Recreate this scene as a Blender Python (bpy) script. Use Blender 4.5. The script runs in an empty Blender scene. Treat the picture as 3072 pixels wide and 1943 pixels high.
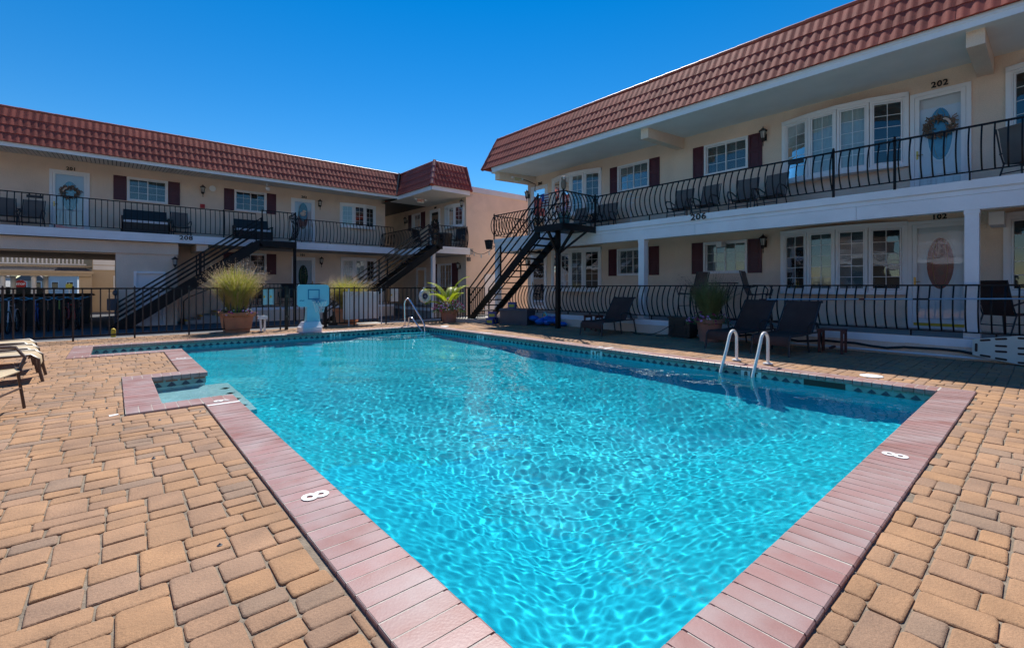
import bpy, bmesh, math, random
import numpy as np
from mathutils import Vector, Matrix
random.seed(11)
R = math.radians
S = bpy.context.scene
COL = S.collection

# ---------------------------------------------------------------- camera
cd = bpy.data.cameras.new('camera'); cam = bpy.data.objects.new('camera', cd); COL.objects.link(cam)
cam.location = (0, 0, 1.25); cam.rotation_euler = (R(90), 0, -R(40.73))
cd.sensor_width = 36; cd.lens = 16.277; cd.shift_y = -0.03597; cd.clip_start = 0.05; cd.clip_end = 2000
S.camera = cam
# ---------------------------------------------------------------- light
SUN = Vector((0.443, 0.572, 1.0)).normalized()
w = bpy.data.worlds.new('World'); S.world = w; w.use_nodes = True
nt = w.node_tree; bg = nt.nodes['Background']
sky = nt.nodes.new('ShaderNodeTexSky'); sky.sky_type = 'NISHITA'; sky.sun_disc = False
sky.sun_elevation = math.asin(SUN.z); sky.sun_rotation = math.atan2(SUN.x, SUN.y)
sky.air_density = 1.0; sky.dust_density = 0.0; sky.ozone_density = 4.0; sky.altitude = 0
hs = nt.nodes.new('ShaderNodeHueSaturation'); hs.inputs['Saturation'].default_value = 1.40
nt.links.new(sky.outputs[0], hs.inputs['Color']); nt.links.new(hs.outputs[0], bg.inputs[0])
bg.inputs[1].default_value = 0.058
sl = bpy.data.lights.new('sun', 'SUN'); sl.energy = 2.62; sl.angle = R(0.53); sl.color = (1.0, 0.95, 0.88)
so = bpy.data.objects.new('sun', sl); COL.objects.link(so); so.location = (20, 26, 45)
so.rotation_euler = SUN.to_track_quat('Z', 'Y').to_euler()
S.view_settings.view_transform = 'Standard'; S.view_settings.look = 'None'
S.view_settings.exposure = 1.16; S.view_settings.gamma = 1; S.view_settings.use_curve_mapping = False
S.cycles.max_bounces = 10; S.cycles.transparent_max_bounces = 16
S.cycles.caustics_refractive = True; S.cycles.caustics_reflective = False
S.cycles.sample_clamp_indirect = 6.0; S.cycles.blur_glossy = 0.5

# ---------------------------------------------------------------- materials
MATS = {}
def mat(name, col, rough=0.6, metal=0.0, var=0.0, vs=8.0, bump=0.0, bs=40.0, spec=0.5, col2=None, coat=0.0, transl=0.0, detail=4.0, fine=0.0, fs=220.0, streak=None, loc=False, stain=0.0):
    m = bpy.data.materials.new(name); m.use_nodes = True
    n = m.node_tree.nodes; l = m.node_tree.links; b = n['Principled BSDF']
    b.inputs['Roughness'].default_value = rough; b.inputs['Metallic'].default_value = metal
    b.inputs['Specular IOR Level'].default_value = spec; b.inputs['Coat Weight'].default_value = coat
    c = (*col, 1)
    b.inputs['Base Color'].default_value = c
    tc = n.new('ShaderNodeTexCoord'); co = tc.outputs['Object']
    if loc:                                   # shift the pattern with each piece's own place
        oi = n.new('ShaderNodeObjectInfo'); va = n.new('ShaderNodeVectorMath'); va.operation = 'MULTIPLY_ADD'
        va.inputs[1].default_value = (1, 1, 1)
        l.new(tc.outputs['Object'], va.inputs[0]); l.new(oi.outputs['Location'], va.inputs[2]); co = va.outputs[0]
    src = None
    if var > 0 or col2:
        nz = n.new('ShaderNodeTexNoise'); nz.inputs['Scale'].default_value = vs; nz.inputs['Detail'].default_value = detail
        if streak:
            mp = n.new('ShaderNodeMapping'); mp.inputs['Scale'].default_value = streak
            l.new(co, mp.inputs[0]); l.new(mp.outputs[0], nz.inputs['Vector'])
        else:
            l.new(co, nz.inputs['Vector'])
        rp = n.new('ShaderNodeValToRGB'); rp.color_ramp.elements[0].position = 0.3; rp.color_ramp.elements[1].position = 0.72
        d = col2 if col2 else tuple(max(0, x * (1 - var)) for x in col)
        e = col if col2 else tuple(min(1, x * (1 + var)) for x in col)
        rp.color_ramp.elements[0].color = (*d, 1); rp.color_ramp.elements[1].color = (*e, 1)
        l.new(nz.outputs['Fac'], rp.inputs[0]); src = rp.outputs[0]
    if fine > 0:
        n2 = n.new('ShaderNodeTexNoise'); n2.inputs['Scale'].default_value = fs; n2.inputs['Detail'].default_value = 2
        l.new(co, n2.inputs['Vector'])
        mr = n.new('ShaderNodeMapRange'); mr.inputs[1].default_value = .3; mr.inputs[2].default_value = .7
        mr.inputs[3].default_value = 1 - fine; mr.inputs[4].default_value = 1 + fine
        l.new(n2.outputs['Fac'], mr.inputs[0])
        vm = n.new('ShaderNodeVectorMath'); vm.operation = 'MULTIPLY'
        if src: l.new(src, vm.inputs[0])
        else: vm.inputs[0].default_value = col
        l.new(mr.outputs[0], vm.inputs[1]); src = vm.outputs[0]
    if stain > 0:
        n3 = n.new('ShaderNodeTexNoise'); n3.inputs['Scale'].default_value = 1.1; n3.inputs['Detail'].default_value = 5; n3.inputs['Distortion'].default_value = .6
        l.new(co, n3.inputs['Vector'])
        mr = n.new('ShaderNodeMapRange'); mr.inputs[1].default_value = .38; mr.inputs[2].default_value = .62
        mr.inputs[3].default_value = 1 - stain; mr.inputs[4].default_value = 1 + stain * .35; l.new(n3.outputs['Fac'], mr.inputs[0])
        vm = n.new('ShaderNodeVectorMath'); vm.operation = 'MULTIPLY'
        if src: l.new(src, vm.inputs[0])
        else: vm.inputs[0].default_value = col
        l.new(mr.outputs[0], vm.inputs[1]); src = vm.outputs[0]
    if src: l.new(src, b.inputs['Base Color'])
    if bump > 0:
        nb = n.new('ShaderNodeTexNoise'); nb.inputs['Scale'].default_value = bs; nb.inputs['Detail'].default_value = 5
        l.new(co, nb.inputs['Vector'])
        bp = n.new('ShaderNodeBump'); bp.inputs['Strength'].default_value = bump; bp.inputs['Distance'].default_value = 0.02
        l.new(nb.outputs['Fac'], bp.inputs['Height']); l.new(bp.outputs[0], b.inputs['Normal'])
    if transl > 0:
        tr = n.new('ShaderNodeBsdfTranslucent'); mx = n.new('ShaderNodeMixShader'); mx.inputs[0].default_value = transl
        if src: l.new(src, tr.inputs[0])
        else: tr.inputs[0].default_value = c
        l.new(b.outputs[0], mx.inputs[1]); l.new(tr.outputs[0], mx.inputs[2]); l.new(mx.outputs[0], n['Material Output'].inputs[0])
    MATS[name] = m
    return m
mat('stucco', (.90, .71, .555), .9, var=.05, vs=.9, stain=.07, bump=.5, bs=26, fine=.07, fs=60)
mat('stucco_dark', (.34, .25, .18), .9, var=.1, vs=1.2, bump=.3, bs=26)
mat('white', (.90, .91, .92), .5, var=.03, vs=3, stain=.05, fine=.015, fs=30)
mat('white_trim', (.80, .80, .78), .5, var=.05, vs=2.2, streak=(1, 1, .2))
mat('vinyl', (.90, .91, .92), .35, var=.02, vs=5)
mat('soffit', (.88, .89, .87), .75, var=.05, vs=1.5, bump=.08, bs=60)
mat('soffit_board', (.82, .76, .68), .55, var=.03, vs=4)
mat('tile', (.40, .078, .050), .75, loc=True, stain=.14, var=.16, spec=.22, vs=2.2, bump=.12, bs=160, fine=.12, fs=300)
mat('tile_cap', (.42, .095, .055), .42, var=.14, vs=3, bump=.1, bs=160)
mat('valley', (.02, .022, .025), .5)
mat('shutter', (.085, .012, .026), .45, var=.08, vs=4)
mat('iron', (.007, .007, .008), .5, var=.2, vs=9, spec=.3)
mat('iron_rust', (.030, .022, .020), .5, var=.4, vs=14)
mat('black', (.015, .015, .016), .45)
mat('number', (.012, .012, .012), .4)
mat('brass', (.55, .38, .12), .3, metal=1)
mat('door', (.88, .89, .90), .4, var=.02, vs=3)
mat('blind', (.62, .64, .64), .6)
mat('curtain', (.72, .72, .70), .8, var=.05, vs=10)
mat('room_dark', (.035, .035, .038), .9)  # near-black backing; the unlit interior is put into its colour
mat('concrete', (.42, .40, .37), .85, var=.12, vs=2.5, bump=.15, bs=50, fine=.08)
mat('patio', (.36, .34, .32), .85, var=.12, vs=2, bump=.12, bs=40)
mat('asphalt', (.085, .088, .095), .9, var=.2, vs=1.5, bump=.3, bs=120, fine=.25, fs=150)
mat('joint', (.26, .21, .155), .95, var=.25, vs=14, bump=.5, bs=120)
PAV = []
for i, c in enumerate([(.61, .36, .205), (.57, .345, .215), (.60, .36, .215), (.53, .335, .225), (.48, .325, .23), (.64, .37, .20)]):
    c = (c[0] * .73, c[1] * .70, c[2] * .64); mat('paver_%d' % i, c, .85, col2=(c[0] * .74, c[1] * .75, c[2] * .78), vs=5, bump=.28, bs=70, fine=.22, fs=260, loc=True, stain=.17); PAV.append('paver_%d' % i)
COP = []
for i, c in enumerate([(.36, .165, .145), (.33, .145, .12), (.39, .195, .175)]):
    mat('coping_%d' % i, c, .40, col2=(.43, .325, .31), vs=3.2, bump=.05, bs=80, fine=.06, spec=.4, detail=8, loc=True, stain=.10); COP.append('coping_%d' % i)
mat('mortar', (.52, .47, .41), .9, var=.15, vs=30, bump=.3, bs=120)
mat('marking', (.82, .82, .80), .6, var=.04, vs=20)
mat('plaster_shallow_tint', (.62, .76, .80), .7, var=.04, vs=2)  # paler copy: weaker light absorption of shallow water put into the colour
mat('plaster_water_tint', (.010, .575, .735), .7, var=.05, vs=1.5, fine=.05, fs=40)  # turquoise stands in for light that deep water would absorb
mat('tile_teal', (.20, .36, .36), .2, var=.15, vs=14)
mat('tile_green', (.14, .24, .21), .2, var=.25, vs=9)
mat('tile_brick', (.26, .09, .055), .3, var=.2, vs=9)
mat('tile_blue', (.008, .035, .085), .15, var=.3, vs=12)
mat('grout', (.45, .50, .48), .8)
mat('steel', (.72, .73, .74), .18, metal=1)
mat('rail_white', (.80, .80, .77), .3, var=.02, vs=6, coat=.2)
mat('aqua', (.33, .70, .78), .4, var=.03, vs=4)
mat('aqua_dark', (.03, .25, .42), .4)
mat('plastic_white', (.88, .89, .90), .4, var=.02, vs=4)
mat('net', (.8, .82, .82), .7)
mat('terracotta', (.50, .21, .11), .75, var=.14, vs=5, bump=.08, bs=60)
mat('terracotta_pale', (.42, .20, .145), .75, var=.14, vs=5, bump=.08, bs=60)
mat('soil', (.05, .035, .025), .95)
mat('grass', (.46, .43, .08), .6, col2=(.30, .33, .04), vs=9, transl=.45)
mat('grass_dry', (.62, .45, .20), .7, col2=(.36, .26, .09), vs=9, transl=.4)
mat('plume', (.68, .50, .34), .8, transl=.45)
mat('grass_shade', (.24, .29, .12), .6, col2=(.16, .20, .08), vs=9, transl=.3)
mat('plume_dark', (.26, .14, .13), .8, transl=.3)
mat('palm', (.50, .56, .03), .45, col2=(.36, .46, .02), vs=7, transl=.45)
mat('leaf', (.09, .20, .05), .5, col2=(.09, .19, .045), vs=30, transl=.25)
mat('petal_white', (.78, .76, .78), .6, transl=.3)
mat('petal_pink', (.55, .05, .22), .6, transl=.3)
mat('petal_lilac', (.66, .34, .68), .6, transl=.3)
mat('petal_wine', (.26, .02, .08), .6, transl=.3)
mat('sling_brown', (.085, .050, .042), .85, spec=.15, var=.2, vs=3, bump=.3, bs=200, streak=(1, 1, 1))
mat('sling_tan', (.56, .44, .28), .75, var=.1, vs=5, bump=.2, bs=200)
mat('sling_taupe', (.17, .145, .13), .8, var=.1, vs=4, bump=.2, bs=200)
mat('frame_dark', (.030, .030, .036), .4)
mat('frame_brown', (.085, .050, .038), .4, var=.1, vs=8)
mat('cushion_white', (.74, .75, .78), .85)
mat('wood_red', (.115, .030, .022), .6, var=.2, vs=8, streak=(1, 1, 6))
mat('box_grey', (.085, .092, .105), .55, var=.1, vs=3, bump=.12, bs=50)
mat('blue_plastic', (.01, .05, .30), .4)
mat('yellow_label', (.55, .52, .08), .6)
mat('float_blue', (.02, .16, .62), .22, spec=.6)
mat('float_pale', (.15, .60, .68), .22)
mat('float_yellow', (.55, .5, .12), .3)
mat('float_purple', (.25, .06, .32), .3)
mat('spine', (.62, .69, .62), .5, var=.04, vs=4)
mat('cable', (.012, .012, .012), .5)
mat('alu', (.70, .74, .80), .28, metal=.85)
mat('pvc', (.76, .77, .78), .4)
mat('rope', (.7, .66, .55), .9)
mat('ring_white', (.80, .80, .77), .5, var=.04, vs=6)
mat('navy', (.02, .035, .12), .6)
mat('flag_red', (.28, .05, .07), .8); mat('flag_white', (.55, .53, .52), .8); mat('flag_blue', (.03, .06, .22), .8)
mat('pot_teal', (.03, .16, .20), .3)
mat('sign_white', (.78, .78, .72), .5)
mat('exit_red', (.55, .09, .035), .5)
mat('exit_yellow', (.62, .52, .16), .5)
mat('red', (.50, .02, .02), .5)
mat('yellow', (.72, .50, .04), .6, var=.1, vs=8)
mat('wreath', (.30, .17, .13), .9, col2=(.16, .15, .10), vs=25)
mat('wreath_dark', (.045, .03, .025), .9, col2=(.09, .07, .04), vs=25)
mat('shell', (.68, .55, .46), .7, var=.2, vs=30)
mat('lamp_glass', (.75, .75, .72), .25, spec=.6, transl=.4)
mat('far_wall', (.58, .46, .31), .9, var=.06, vs=1, bump=.2, bs=20)
mat('shingle', (.035, .030, .034), .9, var=.4, vs=5, bump=.3, bs=30)
mat('far_house', (.62, .64, .66), .8, var=.05, vs=1); mat('far_house2', (.50, .42, .33), .8, var=.05, vs=1)
mat('far_roof', (.16, .15, .15), .9); mat('car_dark', (.02, .025, .04), .2, coat=1); mat('car_blue', (.05, .12, .30), .2, coat=1)
mat('car_glass', (.03, .04, .05), .05, spec=.8); mat('tyre', (.015, .015, .015), .85); mat('rim', (.55, .56, .58), .3, metal=1)
for k, c in dict(bike_teal=(.03, .28, .26), bike_red=(.38, .03, .03), bike_blue=(.03, .08, .3), bike_white=(.7, .7, .7), bike_black=(.02, .02, .02), bike_green=(.2, .3, .05)).items(): mat(k, c, .3, coat=.5)
mat('bin_dark', (.022, .030, .030), .55, var=.2, vs=3)
mat('oval_blue', (.10, .30, .40), .12, spec=.7, col2=(.05, .16, .24), vs=7)
mat('oval_green', (.02, .14, .05), .12, spec=.7, col2=(.03, .05, .045), vs=5)
mat('oval_red', (.34, .015, .025), .1, spec=.8, col2=(.10, .03, .035), vs=5)
mat('oval_pale', (.16, .18, .17), .12, spec=.7, col2=(.08, .09, .09), vs=6)

def glass(name, tint, base):
    m = bpy.data.materials.new(name); m.use_nodes = True; n = m.node_tree.nodes; l = m.node_tree.links
    n.remove(n['Principled BSDF'])
    t = n.new('ShaderNodeBsdfTransparent'); t.inputs[0].default_value = (*tint, 1)
    g = n.new('ShaderNodeBsdfGlossy'); g.inputs[0].default_value = (.95, .97, 1, 1); g.inputs['Roughness'].default_value = .015
    f = n.new('ShaderNodeFresnel'); f.inputs[0].default_value = 1.52
    ma = n.new('ShaderNodeMath'); ma.operation = 'MULTIPLY_ADD'; ma.inputs[1].default_value = 1.5; ma.inputs[2].default_value = base; ma.use_clamp = True
    nz = n.new('ShaderNodeTexNoise'); nz.inputs['Scale'].default_value = 3.5; tc = n.new('ShaderNodeTexCoord'); l.new(tc.outputs['Object'], nz.inputs[0])
    bp = n.new('ShaderNodeBump'); bp.inputs['Strength'].default_value = .05; bp.inputs['Distance'].default_value = .02; l.new(nz.outputs['Fac'], bp.inputs['Height'])
    l.new(bp.outputs[0], g.inputs['Normal'])
    mx = n.new('ShaderNodeMixShader'); l.new(f.outputs[0], ma.inputs[0]); l.new(ma.outputs[0], mx.inputs[0])
    l.new(t.outputs[0], mx.inputs[1]); l.new(g.outputs[0], mx.inputs[2]); l.new(mx.outputs[0], n['Material Output'].inputs[0])
    MATS[name] = m
glass('pane', (.70, .82, .84), .03)
glass('door_pane', (.88, .92, .94), .02)
def water_mat():
    m = bpy.data.materials.new('water'); m.use_nodes = True; n = m.node_tree.nodes; l = m.node_tree.links
    n.remove(n['Principled BSDF'])
    g = n.new('ShaderNodeBsdfGlass'); g.inputs['IOR'].default_value = 1.333; g.inputs['Roughness'].default_value = 0.0
    g.inputs[0].default_value = (.78, .99, 1, 1)
    l.new(g.outputs[0], n['Material Output'].inputs[0])
    MATS['water'] = m
water_mat()

# ---------------------------------------------------------------- mesh helpers
class Frame:
    def __init__(s, o, ud, vd): s.o = Vector(o).to_2d(); s.u = Vector(ud).to_2d().normalized(); s.v = Vector(vd).to_2d().normalized()
    def p(s, u, v, z):
        q = s.o + s.u * u + s.v * v
        return Vector((q.x, q.y, z))
    def sub(s, a, b):
        pa = s.o + s.u * a[0] + s.v * a[1]; pb = s.o + s.u * b[0] + s.v * b[1]
        d = (pb - pa).normalized(); nv = Vector((d.y, -d.x))
        if nv.dot(s.v) < 0: nv = -nv
        return Frame(pa, d, nv), (pb - pa).length
WORLD = Frame((0, 0), (1, 0), (0, 1))
FR = Frame((13.3, 0), (0, 1), (-1, 0))      # facade of the right building
FL = Frame((0, 22.8), (1, 0), (0, -1))      # facade of the left building
FW = Frame((12.85, 0), (0, 1), (-1, 0))     # facade of the left building's wing
class M:
    def __init__(s): s.v = []; s.f = []; s.mi = []
    def face(s, pts, m=0):
        i = len(s.v); s.v += [tuple(p) for p in pts]; s.f.append(tuple(range(i, i + len(pts)))); s.mi.append(m); return s
    def box(s, x0, x1, y0, y1, z0, z1, m=0, fr=WORLD):
        i = len(s.v)
        s.v += [tuple(fr.p(x, y, z)) for z in (z0, z1) for x, y in ((x0, y0), (x1, y0), (x1, y1), (x0, y1))]
        for q in ((0, 3, 2, 1), (4, 5, 6, 7), (0, 1, 5, 4), (1, 2, 6, 5), (2, 3, 7, 6), (3, 0, 4, 7)):
            s.f.append(tuple(i + k for k in q)); s.mi.append(m)
        return s
    def hexa(s, pts, m=0):
        i = len(s.v); s.v += [tuple(p) for p in pts]
        for q in ((0, 3, 2, 1), (4, 5, 6, 7), (0, 1, 5, 4), (1, 2, 6, 5), (2, 3, 7, 6), (3, 0, 4, 7)):
            s.f.append(tuple(i + k for k in q)); s.mi.append(m)
        return s
    def tube(s, pts, r, n=6, m=0, cap=True, closed=False, ph=0.0):
        pts = [Vector(p) for p in pts]; k = len(pts); i0 = len(s.v)
        up = Vector((0, 0, 1))
        t0 = (pts[1] - pts[0]).normalized()
        a = up.cross(t0) if abs(t0.z) < .95 else Vector((1, 0, 0)).cross(t0)
        a.normalize()
        for j, p in enumerate(pts):
            if closed: t = (pts[(j + 1) % k] - pts[j - 1])
            else: t = pts[min(j + 1, k - 1)] - pts[max(j - 1, 0)]
            t.normalize(); a = (a - t * a.dot(t)).normalized(); b = t.cross(a)
            rr = r[j] if isinstance(r, (list, tuple)) else r
            for q in range(n):
                th = ph + 2 * math.pi * q / n
                s.v.append(tuple(p + (a * math.cos(th) + b * math.sin(th)) * rr))
        for j in range(k if closed else k - 1):
            j2 = (j + 1) % k
            for q in range(n):
                s.f.append((i0 + j * n + q, i0 + j * n + (q + 1) % n, i0 + j2 * n + (q + 1) % n, i0 + j2 * n + q)); s.mi.append(m)
        if cap and not closed:
            s.f.append(tuple(i0 + q for q in range(n))); s.f.append(tuple(i0 + (k - 1) * n + q for q in range(n))); s.mi += [m, m]
        return s
    def bar(s, a, b, w, h=None, m=0):
        h = h or w; a = Vector(a); b = Vector(b); t = (b - a).normalized()
        up = Vector((0, 0, 1)) if abs(t.z) < .95 else Vector((1, 0, 0))
        x = t.cross(up).normalized() * (w / 2); y = x.cross(t).normalized() * (h / 2)
        return s.hexa([a - x - y, a + x - y, a + x + y, a - x + y, b - x - y, b + x - y, b + x + y, b - x + y], m)
    def lathe(s, prof, c=(0, 0, 0), n=20, m=0, cap=True, sx=1.0, sy=1.0):
        i0 = len(s.v); c = Vector(c)
        for r, z in prof:
            for q in range(n):
                th = 2 * math.pi * q / n
                s.v.append((c.x + r * math.cos(th) * sx, c.y + r * math.sin(th) * sy, c.z + z))
        for j in range(len(prof) - 1):
            for q in range(n):
                s.f.append((i0 + j * n + q, i0 + j * n + (q + 1) % n, i0 + (j + 1) * n + (q + 1) % n, i0 + (j + 1) * n + q)); s.mi.append(m)
        if cap:
            s.f.append(tuple(i0 + q for q in range(n))); s.f.append(tuple(i0 + (len(prof) - 1) * n + q for q in range(n))); s.mi += [m, m]
        return s
    def prism(s, poly, z0, z1, fr=WORLD, m=0):
        i = len(s.v); k = len(poly)
        s.v += [tuple(fr.p(x, y, z0)) for x, y in poly] + [tuple(fr.p(x, y, z1)) for x, y in poly]
        s.f.append(tuple(i + q for q in range(k))); s.f.append(tuple(i + k + q for q in range(k))); s.mi += [m, m]
        for q in range(k): s.f.append((i + q, i + (q + 1) % k, i + k + (q + 1) % k, i + k + q)); s.mi.append(m)
        return s
    def vprism(s, poly, fr, v0, v1, m=0):        # polygon in the (u, z) plane of a facade, extruded along v
        i = len(s.v); k = len(poly)
        s.v += [tuple(fr.p(u, v0, z)) for u, z in poly] + [tuple(fr.p(u, v1, z)) for u, z in poly]
        s.f.append(tuple(i + q for q in range(k))); s.f.append(tuple(i + k + q for q in range(k))); s.mi += [m, m]
        for q in range(k): s.f.append((i + q, i + (q + 1) % k, i + k + (q + 1) % k, i + k + q)); s.mi.append(m)
        return s
    def blob(s, c, r, m=0, seg=8, rings=5):
        pr = [(max(1e-4, math.sin(math.pi * j / rings)), -math.cos(math.pi * j / rings)) for j in range(rings + 1)]
        i = len(s.v); s.lathe(pr, (0, 0, 0), seg, m, cap=False)
        for q in range(i, len(s.v)):
            x, y, z = s.v[q]; s.v[q] = (c[0] + x * r[0], c[1] + y * r[1], c[2] + z * r[2])
        return s
    def add(s, o, mx, m=None):
        i = len(s.v); s.v += [tuple(mx @ Vector(p)) for p in o.v]
        s.f += [tuple(i + k for k in f) for f in o.f]; s.mi += (o.mi if m is None else [m] * len(o.f)); return s

BASE = {}
def tag(o, label, cat, group=None, kind=None):
    if label: o['label'] = label
    if cat: o['category'] = cat
    if group: o['group'] = group
    if kind: o['kind'] = kind
    return o
def thing(name, label, cat, loc=(0, 0, 0), group=None):
    o = bpy.data.objects.new(name, None); COL.objects.link(o); o.location = loc; o.empty_display_size = .2
    BASE[o.name] = Vector(loc)
    return tag(o, label, cat, group)
def mesh(name, m, mats, smooth=False, recalc=True):
    me = bpy.data.meshes.new(name); me.from_pydata(m.v, [], m.f)
    if isinstance(mats, str): mats = [mats]
    for k in mats: me.materials.append(MATS[k])
    if len(mats) > 1: me.polygons.foreach_set('material_index', m.mi)
    if recalc:
        bm = bmesh.new(); bm.from_mesh(me); bmesh.ops.recalc_face_normals(bm, faces=bm.faces); bm.to_mesh(me); bm.free()
    if smooth:
        me.shade_smooth(); me.set_sharp_from_angle(angle=R(38))
    return me
def link(name, me, parent=None):
    o = bpy.data.objects.new(name, me); COL.objects.link(o)
    if parent is not None:
        o.parent = parent; BASE[o.name] = BASE.get(parent.name, Vector())
    return o
def obj(name, m, mats, parent=None, smooth=False, recalc=True, base=None):
    b = BASE.get(parent.name, Vector()) if parent is not None else (Vector(base) if base else Vector())
    if b.length > 0: m.v = [(x - b.x, y - b.y, z - b.z) for x, y, z in m.v]
    o = link(name, mesh(name, m, mats, smooth, recalc), parent)
    if parent is None: o.location = b; BASE[o.name] = b
    return o
def inst(name, me, parent, mw, material=None):     # another object on shared mesh data; mw = matrix in world space
    o = link(name, me, parent)
    o.matrix_basis = Matrix.Translation(-BASE.get(parent.name, Vector())) @ mw if parent is not None else mw
    if material:
        o.material_slots[0].link = 'OBJECT'; o.material_slots[0].material = MATS[material]
    return o
def dup(root, loc, rz, label, group=None, swap=None):
    def cp(o, par):
        c = o.copy(); COL.objects.link(c); c.parent = par
        if swap and c.type == 'MESH':
            for sl_ in c.material_slots:
                nm = sl_.material.name if sl_.material else ''
                if nm in swap: sl_.link = 'OBJECT'; sl_.material = MATS[swap[nm]]
        for ch in o.children: cp(ch, c)
        return c
    r = cp(root, None); r.location = loc; r.rotation_euler = (0, 0, rz); r['label'] = label
    if group: r['group'] = group
    return r
def place(root, loc, rz=0): root.location = loc; root.rotation_euler = (0, 0, rz)
def text(name, s, size, mats, parent, pos, right, up, depth=.012, bold=0.0, align='CENTER', stretch=1.0):
    cu = bpy.data.curves.new(name, 'FONT'); cu.body = s; cu.size = size; cu.align_x = align; cu.align_y = 'CENTER'
    cu.extrude = depth / 2; cu.offset = bold; cu.resolution_u = 3; cu.space_character = 1.1
    t = bpy.data.objects.new('tmp', cu); COL.objects.link(t); bpy.context.view_layer.update()
    me = bpy.data.meshes.new_from_object(t); bpy.data.objects.remove(t); me.name = name
    me.materials.clear(); me.materials.append(MATS[mats])
    r_ = Vector(right).normalized(); u_ = Vector(up).normalized(); n_ = r_.cross(u_)
    mw = Matrix(((r_.x * stretch, u_.x, n_.x, pos[0]), (r_.y * stretch, u_.y, n_.y, pos[1]), (r_.z * stretch, u_.z, n_.z, pos[2]), (0, 0, 0, 1)))
    o = link(name, me, parent)
    b = BASE.get(parent.name, Vector()) if parent is not None else Vector()
    me.transform(Matrix.Translation(-b) @ mw)
    return o
def arc(c, r, a0, a1, n, ax, ay):
    c = Vector(c); ax = Vector(ax); ay = Vector(ay)
    return [c + ax * (r * math.cos(a0 + (a1 - a0) * k / n)) + ay * (r * math.sin(a0 + (a1 - a0) * k / n)) for k in range(n + 1)]
# ================================================================ ground, deck, pool
GZ = -0.15
def frame_sheet(m, x0, x1, y0, y1, holes, z):
    xs = sorted({x0, x1, *[h[0] for h in holes], *[h[1] for h in holes]}); ys = sorted({y0, y1, *[h[2] for h in holes], *[h[3] for h in holes]})
    for a, b in zip(xs, xs[1:]):
        for c, d in zip(ys, ys[1:]):
            cx, cy = (a + b) / 2, (c + d) / 2
            if not any(h[0] < cx < h[1] and h[2] < cy < h[3] for h in holes): m.face([(a, c, z), (b, c, z), (b, d, z), (a, d, z)])
POOL = [(1.02, 7.50, .85, 13.08), (.37, 1.10, 6.17, 8.08), (-.35, 1.10, 11.42, 13.08)]
m = M(); frame_sheet(m, -900, 900, -900, 900, [(-8, 11.1, -7, 15.0)], GZ)
g = obj('ground', m, 'asphalt'); tag(g, None, None, kind='structure')
m = M(); frame_sheet(m, -8, 11.1, -7, 15.0, POOL, -.012)
m.face([(-8, 15.0, GZ), (11.1, 15.0, GZ), (11.1, 15.0, -.008), (-8, 15.0, -.008)]); m.face([(-8, -7, GZ), (-8, 15, GZ), (-8, 15, -.008), (-8, -7, -.008)])
deck = obj('pool_deck', m, 'joint'); tag(deck, None, None, kind='structure')
m = M(); m.box(-8, 11.1, 15.0, 15.13, GZ - .05, .006)
k = obj('deck_edge_curb', m, 'concrete'); tag(k, None, None, kind='structure')

# --- pavers, tumbled concrete cobbles in three sizes, trimmed against the coping
HOLES = [(.728, 7.79, .562, 13.37), (.082, 1.1, 5.88, 8.37), (-.64, 1.1, 11.13, 13.37)]
def subtract(r, h):
    x0, x1, y0, y1 = r; a, b, c, d = h
    if x1 <= a or x0 >= b or y1 <= c or y0 >= d: return [r]
    out = []
    if x0 < a: out.append((x0, a, y0, y1))
    if x1 > b: out.append((b, x1, y0, y1))
    xa, xb = max(x0, a), min(x1, b)
    if y0 < c: out.append((xa, xb, y0, c))
    if y1 > d: out.append((xa, xb, d, y1))
    return out
U = .0585
TPL = [  # blocks 9 x 6 units of (x, y, w, h)
    [(0, 0, 3, 2), (0, 2, 3, 4), (3, 0, 3, 3), (3, 3, 3, 3), (6, 0, 3, 4), (6, 4, 3, 2)],
    [(0, 0, 5, 2), (5, 0, 4, 2), (0, 2, 3, 4), (3, 2, 3, 2), (3, 4, 3, 2), (6, 2, 3, 4)],
    [(0, 0, 3, 4), (3, 0, 3, 2), (3, 2, 3, 2), (6, 0, 3, 4), (0, 4, 4, 2), (4, 4, 5, 2)],
    [(0, 0, 3, 3), (0, 3, 3, 3), (3, 0, 3, 4), (3, 4, 3, 2), (6, 0, 3, 2), (6, 2, 3, 2), (6, 4, 3, 2)],
    [(0, 0, 4, 2), (4, 0, 5, 2), (0, 2, 5, 2), (5, 2, 4, 2), (0, 4, 3, 2), (3, 4, 3, 2), (6, 4, 3, 2)],
    [(0, 0, 3, 2), (0, 2, 3, 2), (0, 4, 3, 2), (3, 0, 3, 4), (3, 4, 3, 2), (6, 0, 3, 3), (6, 3, 3, 3)],
]
rp = random.Random(5)
stones = []
y = -1.75; row = 0
while y < 15.0:
    x = -4.6 - rp.random() * .5
    while x < 11.1:
        t = rp.choice(TPL); fx = rp.random() < .5; fy = rp.random() < .5
        for (a, b, c, d) in t:
            if fx: a = 9 - a - c
            if fy: b = 6 - b - d
            rs = [(x + a * U, x + (a + c) * U, y + b * U, min(15.0, y + (b + d) * U))]
            for h in HOLES: rs = [q for r_ in rs for q in subtract(r_, h)]
            for q in rs:
                if q[1] > 11.08: q = (q[0], 11.08, q[2], q[3])
                if q[1] - q[0] > .035 and q[3] - q[2] > .035: stones.append(q)
        x += 9 * U
    y += 6 * U
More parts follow.
